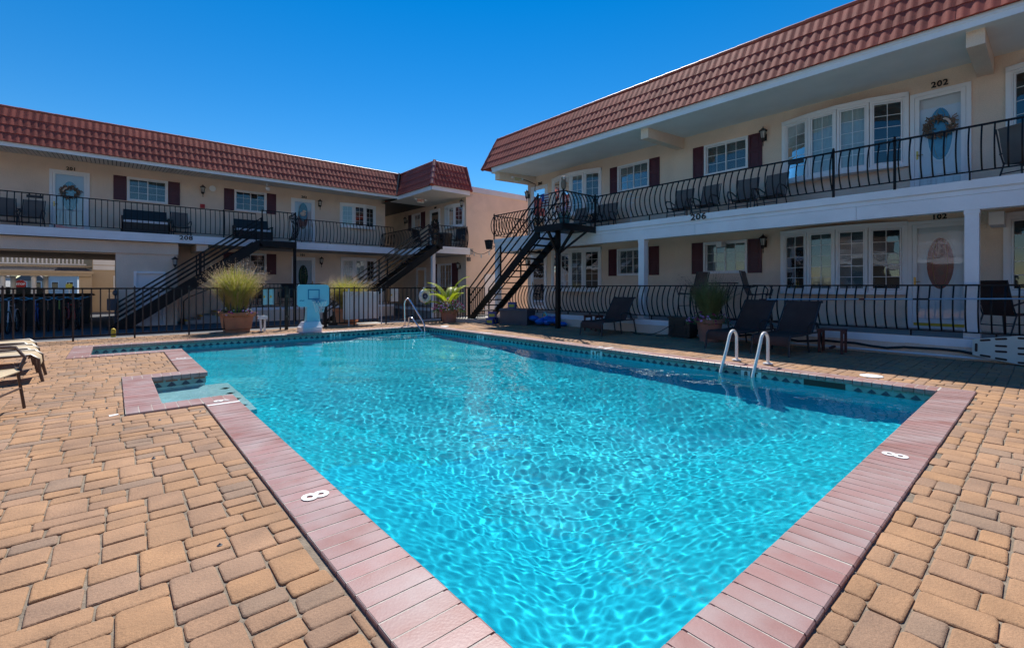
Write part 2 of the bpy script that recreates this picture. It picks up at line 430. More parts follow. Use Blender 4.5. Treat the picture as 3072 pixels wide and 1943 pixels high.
def stone_mesh(w, h, seed=0):
    rr = random.Random(seed); m = M(); g = .0022; w -= 2 * g; h -= 2 * g
    c = min(.017, w * .3, h * .3)
    out = []
    for (cx, cy, a0) in ((w / 2 - c, h / 2 - c, 0), (-w / 2 + c, h / 2 - c, 90), (-w / 2 + c, -h / 2 + c, 180), (w / 2 - c, -h / 2 + c, 270)):
        cc = c * rr.uniform(.6, 1.15)
        for k in range(3):
            a = R(a0 + 45 * k); out.append((cx + cc * math.cos(a) + rr.uniform(-.0018, .0018), cy + cc * math.sin(a) + rr.uniform(-.0018, .0018)))
    n = len(out)
    for sc, z in ((1.0, -.05), (1.0, -.0055), (None, -.0012), ('in', 0.0)):
        for px, py in out:
            if sc == 1.0: m.v.append((px, py, z))
            else:
                ins = .0035 if sc is None else .009
                m.v.append((px - math.copysign(min(ins, abs(px)), px), py - math.copysign(min(ins, abs(py)), py), z + (rr.uniform(-.001, .001) if sc == 'in' else 0)))
    for j in range(3):
        for q in range(n): m.f.append((j * n + q, j * n + (q + 1) % n, (j + 1) * n + (q + 1) % n, (j + 1) * n + q)); m.mi.append(0)
    m.f.append(tuple(3 * n + q for q in range(n))); m.mi.append(0)
    return m
CA, SA = math.cos(R(40.73)), math.sin(R(40.73))
def vis(x, y):
    d = x * SA + y * CA; r_ = x * CA - y * SA
    if d < 1.4: return 99
    u = 1389 * r_ / d
    return d if abs(u) < 1640 else 60 + d
stones.sort(key=lambda q: vis((q[0] + q[1]) / 2, (q[2] + q[3]) / 2) - 1.2 * min(1, (q[1] - q[0]) * (q[3] - q[2]) / .04))
cache = {}; rest = M(); tmplc = {}
for i, (x0, x1, y0, y1) in enumerate(stones):
    w_, h_ = x1 - x0, y1 - y0; key = (round(w_, 3), round(h_, 3), rp.randrange(3))
    mw = Matrix.Translation(((x0 + x1) / 2, (y0 + y1) / 2, rp.uniform(-.0035, .0015))) @ Matrix.Rotation(R(rp.gauss(0, .55)), 4, 'Z') @ Matrix.Rotation(R(rp.gauss(0, .35)), 4, 'X') @ Matrix.Rotation(R(rp.gauss(0, .35)), 4, 'Y')
    pm = rp.choices(range(6), (5, 4, 4, 3, 2, 4))[0]
    if key not in tmplc: tmplc[key] = stone_mesh(w_, h_, hash(key) % 1000)
    if i < 300:
        if key not in cache: cache[key] = mesh('paver', tmplc[key], PAV[0], smooth=True, recalc=False)
        inst('paver', cache[key], deck, mw, PAV[pm])
    else: rest.add(tmplc[key], mw, pm)
o = obj('paver_field', rest, PAV, deck, smooth=True, recalc=False); o['kind'] = 'stuff'

# --- coping bricks
cop = obj('pool_coping', M().box(.74, 1.02, .6, 5.88, -.06, .0096).box(7.50, 7.78, .6, 13.35, -.06, .0096).box(.74, 7.78, .575, .85, -.06, .0092).box(-.62, 7.78, 13.08, 13.36, -.06, .0100)
    .box(.09, 1.02, 5.89, 6.17, -.06, .0088).box(.09, .37, 5.9, 8.3, -.06, .0085).box(.09, 1.02, 8.08, 8.36, -.06, .0092).box(.74, 1.02, 8.2, 11.3, -.06, .0085).box(-.62, 1.02, 11.14, 11.42, -.06, .0088).box(-.62, -.35, 11.2, 13.3, -.06, .0085), 'mortar')
tag(cop, None, None, kind='structure')
def brick_mesh(L, W):
    m = M(); g = .0042; w = W / 2 - g
    prof = [(-L, -.055), (-L, .005), (-L + .006, .011), (-.014, .012), (-.004, .006), (0, -.006), (0, -.04), (-.006, -.05)]
    for s_ in (-1, 1):
        for (a, z) in prof: m.v.append((a, s_ * w, z))
    n = len(prof)
    # rounded shoulders
    for s_ in (-1, 1):
        pass
    m.f.append(tuple(range(n))); m.f.append(tuple(range(n, 2 * n)))
    for q in range(n): m.f.append((q, (q + 1) % n, n + (q + 1) % n, n + q))
    m.mi = [0] * len(m.f)
    return m
bm_ = brick_mesh(.313, .103); bme = mesh('coping_brick', bm_, COP[0], smooth=False)
runs = [((.735, .88), (7.78, .88), (0, 1)), ((7.47, .885), (7.47, 13.045), (-1, 0)), ((-.63, 13.05), (7.78, 13.05), (0, -1)), ((1.05, .885), (1.05, 5.885), (1, 0)),
        ((.09, 6.2), (1.05, 6.2), (0, 1)), ((.40, 6.205), (.40, 8.045), (1, 0)), ((.09, 8.05), (1.05, 8.05), (0, -1)), ((1.05, 8.36), (1.05, 11.14), (1, 0)), ((-.63, 11.45), (1.05, 11.45), (0, 1)), ((-.32, 11.455), (-.32, 13.045), (1, 0))]
bricks = []
for a, b, nrm in runs:
    a = Vector(a); b = Vector(b); L = (b - a).length; n = round(L / .1035); st = L / n
    nv = Vector(nrm); ang = math.atan2(nv.y, nv.x)
    for k_ in range(n):
        c = a + (b - a) * ((k_ + .5) / n); bricks.append((c, ang, st / .1035))
bricks.sort(key=lambda t: vis(t[0].x, t[0].y))
rest = M()
for i, (c, ang, sc) in enumerate(bricks):
    mw = Matrix.Translation((c.x, c.y, rp.uniform(-.001, .001))) @ Matrix.Rotation(ang + R(rp.gauss(0, .25)), 4, 'Z') @ Matrix.Diagonal((1, sc, 1, 1))
    pm = rp.randrange(3)
    if i < 300: inst('coping_brick', bme, cop, mw, COP[pm])
    else: rest.add(bm_, mw, pm)
o = obj('coping_brick_run', rest, COP, cop); o['kind'] = 'stuff'
# depth markings on the coping
def mark(s, x, y, right, up, size=.2, bold=.012, stretch=1.0):
    o = text('depth_marking', s, size, 'marking', cop, (x, y, .0155), right, up, depth=.002, bold=bold, stretch=stretch)
    return o
mark('8', .90, 2.845, (0, -1, 0), (1, 0, 0), .21, .005, 1.0); mark('8', 4.363, .735, (1, 0, 0), (0, 1, 0), .21, .005, 1.0)
mark('6', .885, 5.99 - .10, (0, -1, 0), (1, 0, 0), .20, .005, 1.0); mark('3', .885, 9.86, (0, -1, 0), (1, 0, 0), .20, .005, 1.0)
mark('6', 7.62, 6.05, (0, 1, 0), (-1, 0, 0), .20, .005, 1.0); mark('3', 7.62, 10.1, (0, 1, 0), (-1, 0, 0), .20, .005, 1.0)
m = M(); 
for (x0, x1, y0, y1) in ((.745, 1.04, 5.715, 5.765), (.745, 1.04, 9.72, 9.77), (7.485, 7.77, 5.82, 5.88), (7.485, 7.77, 9.85, 9.9)): m.box(x0, x1, y0, y1, .0125, .0145)
obj('depth_line', m, 'marking', cop)

# --- pool shell
def depth(yy):
    if yy < 4.6: return 2.2
    if yy < 9.0:
        t = (yy - 4.6) / 4.4; t = t * t * (3 - 2 * t); return 2.2 + (1.0 - 2.2) * t
    return 1.0 - .06 * (yy - 9.0) / 4.0
def depth2(xx, yy):                       # hopper: the floor slopes up towards the walls
    return min(depth(yy), .92 + .62 * max(0, min(xx - 1.02, 7.5 - xx, yy - .85)))
m = M(); ys = [.85 + (13.08 - .85) * k / 40 for k in range(41)]
xs_ = [1.02 + 6.48 * k / 30 for k in range(31)]
for a, b in zip(ys, ys[1:]):
    for c, d in zip(xs_, xs_[1:]): m.face([(c, a, -depth2(c, a)), (d, a, -depth2(d, a)), (d, b, -depth2(d, b)), (c, b, -depth2(c, b))])
def wallq(xa, ya, xb, yb, n=30):
    for k_ in range(n):
        p, q = k_ / n, (k_ + 1) / n; x1, y1, x2, y2 = xa + (xb - xa) * p, ya + (yb - ya) * p, xa + (xb - xa) * q, ya + (yb - ya) * q
        m.face([(x1, y1, -.05), (x2, y2, -.05), (x2, y2, -depth2(x2, y2) - .02), (x1, y1, -depth2(x1, y1) - .02)])
wallq(1.02, .85, 7.5, .85, 1); wallq(7.5, .85, 7.5, 13.08); wallq(7.5, 13.08, 1.02, 13.08, 1); wallq(1.02, .85, 1.02, 6.17); wallq(1.02, 8.08, 1.02, 11.42)
ms = M(); mm = m; m = ms
for (x0, x1, y0, y1, zf) in ((.37, 1.02, 6.17, 8.08, -.40), (-.35, 1.02, 11.42, 13.08, -.52)):
    m.face([(x0, y0, zf), (x1, y0, zf), (x1, y1, zf), (x0, y1, zf)])
    m.face([(x0, y0, -.05), (x1, y0, -.05), (x1, y0, zf), (x0, y0, zf)]); m.face([(x0, y1, -.05), (x1, y1, -.05), (x1, y1, zf), (x0, y1, zf)])
    m.face([(x0, y0, -.05), (x0, y1, -.05), (x0, y1, zf), (x0, y0, zf)]); m.face([(x1, y0, zf), (x1, y1, zf), (x1, y1, -depth(y1)), (x1, y0, -depth(y0))])
m.box(1.02, 1.30, 6.17, 8.08, -.6, -.405)
m = mm

# steps: inside the side alcove, and in the far right corner

for k_ in range(3):
    poly = [(7.5, 13.08)] + [(7.5 - (1.7 + .32 * k_) * math.cos(t), 13.08 - (.62 + .3 * k_) * math.sin(t)) for t in [R(90) * q / 10 for q in range(11)]]
    m.prism(poly, -1.05, -.30 - .23 * k_)
pool = obj('pool_shell', m, 'plaster_water_tint'); tag(pool, None, None, kind='structure')
stp = obj('pool_steps', ms, 'plaster_shallow_tint', pool)
# --- waterline tiles: pale band, green strip tiles, dark blue diamonds
strip = mesh('strip_tile', M().box(-.068, .068, -.004, .004, -.011, .011), 'tile_green')
dm = M(); s_ = .062; dm.v = [(0, -.005, s_), (s_, -.005, 0), (0, -.005, -s_), (-s_, -.005, 0), (0, .004, s_), (s_, .004, 0), (0, .004, -s_), (-s_, .004, 0)]
dm.f = [(0, 1, 2, 3), (4, 5, 6, 7), (0, 1, 5, 4), (1, 2, 6, 5), (2, 3, 7, 6), (3, 0, 4, 7)]; dm.mi = [0] * 6
dia = mesh('diamond_tile', dm, 'tile_blue')
band = M(); walls = [((7.5, .86), (7.5, 13.07), (-1, 0)), ((-.34, 13.08), (7.49, 13.08), (0, -1)), ((.38, 8.08), (1.03, 8.08), (0, -1)), ((1.02, .86), (1.02, 6.16), (1, 0)), ((1.02, .85), (7.49, .85), (0, 1))]
for wi, (a, b, nrm) in enumerate(walls):
    a = Vector(a); b = Vector(b); nv = Vector(nrm); L = (b - a).length; d = (b - a) / L
    q = [a, b, b + nv * .006, a + nv * .006]
    band.hexa([(p.x, p.y, -.215) for p in q] + [(p.x, p.y, -.052) for p in q])
    if wi > 2: continue
    n = round(L / .145); ang = math.atan2(nv.x, -nv.y)
    for k_ in range(n):
        c = a + d * (L * (k_ + .5) / n) + nv * .008
        if wi == 0 and 1.75 < c.y < 2.35: continue
        mw = Matrix.Rotation(ang, 4, 'Z')
        inst('diamond_tile', dia, pool, Matrix.Translation((c.x, c.y, -.142)) @ mw)
        inst('strip_tile', strip, pool, Matrix.Translation((c.x, c.y, -.066)) @ mw, 'tile_brick' if wi == 2 else None)
obj('tile_band', band, 'tile_teal', pool)
m = M().box(7.492, 7.62, 1.80, 2.30, -.20, -.06); obj('skimmer_mouth', m, 'black', pool)
for (x, yy) in ((1.2, 6.45), (1.2, 6.85), (1.2, 7.25), (1.2, 7.65)): inst('diamond_tile', dia, pool, Matrix.Translation((x, yy, -.4)) @ Matrix.Rotation(R(90), 4, 'X'))
for (p, rt, up, s_) in (((7.485, 3.02, -.105), (0, -1, 0), (0, 0, 1), '8 FT'), ((7.485, 6.05, -.105), (0, -1, 0), (0, 0, 1), '6 FT'), ((7.485, 10.0, -.105), (0, -1, 0), (0, 0, 1), '3 FT'), ((4.72, 13.062, -.105), (1, 0, 0), (0, 0, 1), '3 FT')):
    c = Vector(p); rt_ = Vector(rt); n_ = rt_.cross(Vector(up))
    q = [c - rt_ * .15 - n_ * .004, c + rt_ * .15 - n_ * .004, c + rt_ * .15, c - rt_ * .15]
    b_ = M().hexa([(t.x, t.y, -.19) for t in q] + [(t.x, t.y, -.052) for t in q]); o = obj('marker_tile', b_, 'white_trim', pool)
    text('depth_text', s_, .1, 'number', o, c + n_ * .002, rt, up, depth=.003, bold=.004)

# --- water: one rippled sheet with real waves
WZ = -.132
NX, NY = 430, 800
x0, x1, y0, y1 = 1.0, 7.52, .83, 13.10
rw = np.random.RandomState(4)
def waves(X, Y):
    Z = np.zeros_like(X)
    for lam, amp, n in ((1.5, .0036, 6), (.85, .0017, 8), (.42, .00024, 10), (.22, .00021, 18), (.135, .000165, 26), (.092, .00010, 28), (.07, .000055, 28)):
        for _ in range(n):
            th = rw.uniform(0, 2 * np.pi); l_ = lam * rw.uniform(.75, 1.3); k_ = 2 * np.pi / l_
            Z += amp / np.sqrt(n) * 1.5 * np.sin(k_ * (X * np.cos(th) + Y * np.sin(th)) + rw.uniform(0, 6.28))
    return Z
gx = np.linspace(x0, x1, NX); gy = np.linspace(y0, y1, NY)
ex = np.arange(-.37, x0 - .005, (x1 - x0) / (NX - 1))
gx = np.concatenate([ex, gx]); 
XX, YY = np.meshgrid(gx, gy)
ZZ = WZ + waves(XX, YY)
nx, ny = len(gx), len(gy)
idx = np.arange(nx * ny).reshape(ny, nx)
cxm = (XX[:-1, :-1] + XX[1:, 1:]) / 2; cym = (YY[:-1, :-1] + YY[1:, 1:]) / 2
ins = np.zeros_like(cxm, bool)
for (a, b, c, d) in POOL: ins |= (cxm > a - .015) & (cxm < b + .015) & (cym > c - .015) & (cym < d + .015)
quads = np.stack([idx[:-1, :-1], idx[:-1, 1:], idx[1:, 1:], idx[1:, :-1]], -1)[ins]
used = np.unique(quads); remap = -np.ones(nx * ny, int); remap[used] = np.arange(len(used))
V = np.stack([XX.ravel(), YY.ravel(), ZZ.ravel()], -1)[used]
me = bpy.data.meshes.new('pool_water'); me.from_pydata(V.tolist(), [], remap[quads].tolist()); me.materials.append(MATS['water']); me.shade_smooth()
wat = link('pool_water', me); tag(wat, None, None, kind='structure')
wat.cycles.is_caustics_caster = True; pool.cycles.is_caustics_receiver = True; stp.cycles.is_caustics_receiver = True
sl.cycles.is_caustics_light = True

for (x, yy) in ((-.05, 6.35), (.0, 5.55), (.33, 5.45), (.66, 5.55), (.223, 4.27), (.39, 2.62), (-.5, 7.3), (-1.0, 8.6)):
    obj('anchor_cap', M().lathe([(.012, 0), (.012, .004), (.007, .007), (.003, .013), (.001, .014)], (x, yy, .0), 10), 'box_grey', deck)
o = obj('paper_scrap', M().hexa([(-.03, 5.92, .001), (.04, 5.94, .001), (.035, 6.0, .001), (-.035, 5.985, .001), (-.03, 5.92, .003), (.04, 5.94, .006), (.035, 6.0, .003), (-.035, 5.985, .004)]), 'marking', base=(0, 5.96, 0)); tag(o, 'small white scrap of paper on the left pavers', 'paper')
# ================================================================ building kit
def wall(name, fr, u0, u1, z0, z1, openings, parent, mats='stucco', reveal=.12):
    us = sorted({u0, u1, *[o[0] for o in openings], *[o[1] for o in openings]}); zs = sorted({z0, z1, *[o[2] for o in openings], *[o[3] for o in openings]})
    m = M()
    for a, b in zip(us, us[1:]):
        for c, d in zip(zs, zs[1:]):
            x, y = (a + b) / 2, (c + d) / 2
            if not any(o[0] < x < o[1] and o[2] < y < o[3] for o in openings): m.face([fr.p(a, 0, c), fr.p(b, 0, c), fr.p(b, 0, d), fr.p(a, 0, d)])
    for (a, b, c, d) in openings:
        for (p, q) in (((a, c), (b, c)), ((b, c), (b, d)), ((b, d), (a, d)), ((a, d), (a, c))):
            m.face([fr.p(p[0], 0, p[1]), fr.p(q[0], 0, q[1]), fr.p(q[0], -reveal, q[1]), fr.p(p[0], -reveal, p[1])])
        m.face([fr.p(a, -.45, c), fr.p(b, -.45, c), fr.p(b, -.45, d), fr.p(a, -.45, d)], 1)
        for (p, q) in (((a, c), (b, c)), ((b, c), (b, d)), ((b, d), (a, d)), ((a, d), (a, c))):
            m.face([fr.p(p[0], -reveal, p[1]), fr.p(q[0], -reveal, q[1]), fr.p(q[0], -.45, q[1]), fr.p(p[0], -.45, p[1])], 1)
    return obj(name, m, [mats, 'room_dark'], parent, recalc=False)
def ring(m, fr, u0, u1, z0, z1, w, v0, v1):          # rectangular frame
    m.box(u0, u1, v0, v1, z0, z0 + w, fr=fr); m.box(u0, u1, v0, v1, z1 - w, z1, fr=fr)
    m.box(u0, u0 + w, v0, v1, z0 + w, z1 - w, fr=fr); m.box(u1 - w, u1, v0, v1, z0 + w, z1 - w, fr=fr)
def panes(fr, win, fm, u0, u1, z0, z1, cols, rows, v, mun=.011):
    du, dz = (u1 - u0) / cols, (z1 - z0) / rows
    for c in range(1, cols): fm.box(u0 + du * c - mun / 2, u0 + du * c + mun / 2, v - .009, v + .009, z0, z1, fr=fr)
    for r_ in range(1, rows): fm.box(u0, u1, v - .008, v + .008, z0 + dz * r_ - mun / 2, z0 + dz * r_ + mun / 2, fr=fr)
    out = []
    for c in range(cols):
        for r_ in range(rows):
            a, b, p, q = u0 + du * c, u0 + du * (c + 1), z0 + dz * r_, z0 + dz * (r_ + 1)
            t = random.gauss(0, .0012)
            out.append([fr.p(a, v + t, p), fr.p(b, v, p), fr.p(b, v - t, q), fr.p(a, v, q)])
    return out
def blind(fr, win, u0, u1, z0, z1, v, kind=0):
    m = M()
    if kind == 0:
        z = z0 + .012
        while z < z1:
            m.face([fr.p(u0, v + .012, z - .004), fr.p(u1, v + .012, z - .004), fr.p(u1, v - .01, z + .012), fr.p(u0, v - .01, z + .012)]); z += .026
        obj('blind', m, 'blind', win, recalc=False)
    elif kind == 1:
        n = max(6, int((u1 - u0) / .045))
        for k_ in range(n):
            a, b = u0 + (u1 - u0) * k_ / n, u0 + (u1 - u0) * (k_ + 1) / n
            m.face([fr.p(a, v + .014 * (k_ % 2), z0), fr.p(b, v + .014 * ((k_ + 1) % 2), z0), fr.p(b, v + .014 * ((k_ + 1) % 2), z1), fr.p(a, v + .014 * (k_ % 2), z1)])
        obj('curtain', m, 'curtain', win, recalc=False)
def slider(fr, b, u0, u1, z0, z1, shut=(.36, .36), sides=(1, 1), rows=3, bk=0, louv=False):
    fm = M(); ring(fm, fr, u0, u1, z0, z1, .055, -.02, .05)
    um = (u0 + u1) / 2
    pl = []
    for (a, c, v) in ((u0 + .055, um + .015, -.02), (um - .015, u1 - .055, -.045)):
        ring(fm, fr, a, c, z0 + .055, z1 - .055, .03, v - .02, v + .02)
        pl += panes(fr, None, fm, a + .03, c - .03, z0 + .085, z1 - .085, 2, rows, v)
    win = obj('window', fm, 'vinyl', b)
    for p in pl: obj('pane', M().face(p), 'pane', win, recalc=False)
    blind(fr, win, u0 + .06, u1 - .06, z0 + .06, z1 - .06, -.10, bk)
    for s_, (wd, on) in enumerate(zip(shut, sides)):
        if not on: continue
        a, c = (u0 - wd - .01, u0 - .012) if s_ == 0 else (u1 + .012, u1 + wd + .01)
        m = M(); m.box(a, c, .002, .022, z0 + .0, z1 + .0, fr=fr); ring(m, fr, a, c, z0, z1, .05, .02, .038)
        zm = z0 + (z1 - z0) * .5; m.box(a + .05, c - .05, .02, .038, zm - .04, zm + .04, fr=fr)
        for (p, q) in ((z0 + .05, zm - .04), (zm + .04, z1 - .05)):
            m.box(a + .085, c - .085, .02, .033, p + .035, q - .035, fr=fr)
        obj('shutter', m, 'shutter', b)
    return win
def bow(fr, b, u0, u1, z0, z1, n=4, bulge=.30, rows=5, kinds=(0, 0, 0, 0), base=.0):
    pts = []
    for k_ in range(n + 1):
        t = k_ / n; a = (t - .5) * 2
        pts.append((u0 + .06 + (u1 - u0 - .12) * t, base + bulge * (1 - a * a)))
    fm = M(); pl = []; bl = []
    fm.box(u0, u0 + .075, 0, .055, z0, z1, fr=fr); fm.box(u1 - .075, u1, 0, .055, z0, z1, fr=fr)
    poly = [(u0, -.02)] + [(p[0], p[1] + .05) for p in pts] + [(u1, -.02)]
    poly[1] = (u0, .06); poly[-2] = (u1, .06)
    fm.prism(poly, z1 - .07, z1, fr=fr); fm.prism(poly, z0, z0 + .06, fr=fr)
    fm.prism([(p[0], p[1] + (.02 if 0 < i < len(poly) - 1 else 0)) for i, p in enumerate(poly)], z1, z1 + .02, fr=fr)
    for k_ in range(n):
        sf, L = fr.sub(pts[k_], pts[k_ + 1])
        a, c = .0, L
        ring(fm, sf, a + .005, c - .005, z0 + .06, z1 - .07, .05, -.02, .028); ring(fm, sf, a + .06, c - .06, z0 + .115, z1 - .125, .028, -.012, .016)
        pl += panes(sf, None, fm, a + .088, c - .088, z0 + .143, z1 - .153, 2, rows, 0.0)
        bl.append((sf, a + .06, c - .06, kinds[k_ % len(kinds)]))
    win = obj('bow_window', fm, 'vinyl', b)
    for p in pl: obj('pane', M().face(p), 'pane', win, recalc=False)
    for sf, a, c, kd in bl:
        if kd < 2: blind(sf, win, a, c, z0 + .1, z1 - .1, -.07, kd)
    return win
def ellipse_prism(m, fr, uc, zc, a, c, v0, v1, n=28): m.vprism([(uc + a * math.cos(2 * math.pi * k_ / n), zc + c * math.sin(2 * math.pi * k_ / n)) for k_ in range(n)], fr, v0, v1)
def door(fr, b, u0, u1, z0, z1, oval=None, flip=1, storm=True, wreath=None, kick=False, panels=True):
    fm = M(); t = .075
    fm.box(u0, u0 + t, -.06, .045, z0, z1, fr=fr); fm.box(u1 - t, u1, -.06, .045, z0, z1, fr=fr); fm.box(u0 + t, u1 - t, -.06, .045, z1 - t, z1, fr=fr); fm.box(u0 + t, u1 - t, -.06, .06, z0, z0 + .05, fr=fr)
    dm_ = M(); a, c = u0 + t, u1 - t; dm_.box(a, c, -.09, -.05, z0 + .05, z1 - t, fr=fr)
    uc = (a + c) / 2; hh = z1 - z0
    zc = z0 + hh * .60; oa, oc = (c - a) * .24, hh * .235
    if panels:
        for (p, q) in ((a + .1, uc - .04), (uc + .04, c - .1)): ring(dm_, fr, p, q, z0 + .2, z0 + hh * .30, .03, -.05, -.042)
    if oval:
        ring_pts = [(uc + oa * 1.16 * math.cos(2 * math.pi * k_ / 28), zc + oc * 1.1 * math.sin(2 * math.pi * k_ / 28)) for k_ in range(28)]
        dm_.vprism(ring_pts, fr, -.055, -.032)
    else:
        for (p, q) in ((a + .1, uc - .04), (uc + .04, c - .1)):
            for (zz0, zz1) in ((z0 + hh * .36, z0 + hh * .66), (z0 + hh * .72, z0 + hh * .86)): ring(dm_, fr, p, q, zz0, zz1, .03, -.05, -.042)
    d = obj('door', dm_, 'door', b)
    obj('door_frame', fm, 'vinyl', d)
    if oval:
        m = M(); ellipse_prism(m, fr, uc, zc, oa, oc, -.034, -.028); obj('oval_pane', m, oval, d)
        m = M()
        for s_ in (.55, -.55): m.tube([fr.p(uc + s_ * oa * math.cos(x), -.027, zc + oc * .96 * math.sin(x)) for x in [R(-80 + 16 * q) for q in range(11)]], .004, 4)
        obj('lead_came', m, 'brass', d)
    if storm:
        m = M(); sa, sc = a + .005, c - .005
        m2 = M(); ring(m2, fr, sa, sc, z0 + .052, z1 - t - .003, .075, .005, .035)
        if kick: m2.box(sa + .07, sc - .07, .008, .03, z0 + .12, z0 + .2, fr=fr)
        obj('storm_frame', m2, 'vinyl', d)
        obj('pane', m.face([fr.p(sa + .07, .02, z0 + .13), fr.p(sc - .07, .02, z0 + .13), fr.p(sc - .07, .02, z1 - t - .08), fr.p(sa + .07, .02, z1 - t - .08)]), 'door_pane', d, recalc=False)
        if kick: obj('kick_strip', M().box(sa + .02, sc - .02, .036, .042, z0 + .055, z0 + .115, fr=fr), 'yellow', d)
    hu = a + .045 if flip > 0 else c - .045
    m = M(); m.box(hu - .018, hu + .018, .03, .042, z0 + .92, z0 + 1.1, fr=fr); m.tube([fr.p(hu, .04, z0 + 1.0), fr.p(hu, .085, z0 + 1.0), fr.p(hu + flip * .1, .085, z0 + 1.0)], .009, 6)
    obj('handle', m, 'brass', d)
    if wreath:
        m = M(); rr = random.Random(int(u0 * 100)); wz = zc + oc * .25
        for k_ in range(170):
            th = rr.uniform(0, 6.283); r_ = .185 + rr.gauss(0, .035); c0 = fr.p(uc + r_ * 1.15 * math.cos(th), .05 + rr.uniform(0, .05), wz + r_ * math.sin(th))
            dd = Vector((rr.gauss(0, 1), rr.gauss(0, 1), rr.gauss(0, 1))).normalized() * .045; m.bar(c0 - dd, c0 + dd, .012, .02)
        obj('wreath', m, wreath, d)
        m = M()
        for k_ in range(9):
            th = R(120) + k_ * .12; m.blob(fr.p(uc + .17 * math.cos(th), .11, wz + .15 * math.sin(th)), (.028, .028, .028), seg=6, rings=4)
        obj('wreath_shells', m, 'shell', d)
    return d
def lantern(label, fr, u, z, s=1.0):
    t = thing('wall_lantern', label, 'lantern', fr.p(u, 0, z - .25), 'black wall lanterns')
    v = .14
    m = M(); m.box(u - .045, u + .045, 0, .02, z - .16, z + .02, fr=fr); m.tube([fr.p(u, .01, z - .1), fr.p(u, .07, z - .16), fr.p(u, .13, z - .13)], .012, 6); obj('bracket', m, 'black', t)
    c = fr.p(u, v, z)
    m = M(); m.lathe([(.001, .20), (.012, .185), (.012, .165), (.03, .15), (.105, .085), (.108, .07), (.06, .07)], c, 8); m.lathe([(.05, -.16), (.062, -.13), (.055, -.115), (.03, -.19), (.012, -.22), (.012, -.30), (.001, -.34)], c, 8)
    for k_ in range(6):
        a = 2 * math.pi * k_ / 6; m.bar(c + Vector((.05 * math.cos(a), .05 * math.sin(a), -.12)), c + Vector((.075 * math.cos(a), .075 * math.sin(a), .08)), .01)
    obj('lamp_body', m, 'black', t)
    m = M(); m.lathe([(.044, -.115), (.066, .068)], c, 6); obj('lamp_glass', m, 'lamp_glass', t)
    return t
PROF = {}
def baluster_mesh(h, belly, r=.0125):
    key = (round(h, 3), belly)
    if key not in PROF:
        pts = []
        for k_ in range(9):
            t = k_ / 8; z = h * t; a = math.sin(math.pi * min(1, (1 - t) ** 1.05)) ** .85 if 0 < t < 1 else 0
            pts.append((0, -belly * a, z))
        PROF[key] = mesh('baluster', M().tube(pts, r * 1.25, 4, ph=R(45)), 'iron')
    return PROF[key]
def railing(name, fr, a, b, zt, zb, zf, parent, belly=.155, posts=(), feet=(), sp=.155, post_r=.02, finial=True):
    sf, L = fr.sub(a, b)
    m = M(); m.bar(sf.p(0, 0, zt), sf.p(L, 0, zt), .04, .03); m.bar(sf.p(0, 0, zb), sf.p(L, 0, zb), .036, .02)
    rl = obj(name, m, 'iron', parent)
    n = max(1, round(L / sp)); me = baluster_mesh(zt - zb - .02, belly)
    out = math.atan2(sf.v.y, sf.v.x) + R(90)
    for k_ in range(n + 1):
        p = sf.p(L * k_ / n, 0, zb + .008); inst('baluster', me, rl, Matrix.Translation(p) @ Matrix.Rotation(out, 4, 'Z'))
    for u in posts:
        m = M().box(u - post_r, u + post_r, -post_r, post_r, zf, zt + .05, fr=sf)
        if finial: m.blob(sf.p(u, 0, zt + .065), (.024, .024, .024), seg=6, rings=4)
        obj('post', m, 'iron', rl)
    for u in feet: obj('foot', M().box(u - .012, u + .012, -.012, .012, zf, zb, fr=sf), 'iron', rl)
    return rl
# --- clay-look metal tiles
TW, TL = .178, .362
def tile_template(w=TW, L=TL, amp=.0105, n=6):
    m = M()
    def hgt(s): return amp * (math.cos(2 * math.pi * (s / w)) * .5 + .5) ** 1.3
    for (t, lift) in ((-.02, .03), (-.02, .036), (L * .5, .029), (L, .022)):
        for k_ in range(n + 1): m.v.append((w * k_ / n - w / 2, t, lift + hgt(w * k_ / n - w / 2) if lift != .03 else .018))
    for j in range(3):
        for k_ in range(n): m.f.append((j * (n + 1) + k_, j * (n + 1) + k_ + 1, (j + 1) * (n + 1) + k_ + 1, (j + 1) * (n + 1) + k_)); m.mi.append(0)
    return m
TT = tile_template(); TME = mesh('roof_tile', TT, 'tile', smooth=True, recalc=False)
def tile_plane(roof, p0, sdir, updir, length, rows, keep=None, budget=300, start=0.0, name='roof_tile'):
    sdir = Vector(sdir).normalized(); updir = Vector(updir).normalized(); nrm = sdir.cross(updir)
    if nrm.z < 0: nrm = -nrm
    n = int(length / TW); rest = M(); items = []
    for k_ in range(n):
        for j in range(rows):
            s = start + (k_ + .5) * length / n; t = j * TL
            if keep and not keep(s, t + TL * .5): continue
            c = Vector(p0) + sdir * s + updir * t
            items.append((c, s, t))
    items.sort(key=lambda q: vis(q[0].x, q[0].y))
    for i, (c, s, t) in enumerate(items):
        mw = Matrix.Translation(c) @ Matrix((( sdir.x, updir.x, nrm.x, 0), (sdir.y, updir.y, nrm.y, 0), (sdir.z, updir.z, nrm.z, 0), (0, 0, 0, 1))) @ Matrix.Diagonal((length / n / TW, 1, 1, 1)) @ Matrix.Translation((0, 0, random.uniform(-.002, .002)))
        if i < budget: inst(name, TME, roof, mw)
        else: rest.add(TT, mw)
    if rest.f:
        o = obj('tile_field', rest, 'tile', roof, smooth=True, recalc=False); o['kind'] = 'stuff'
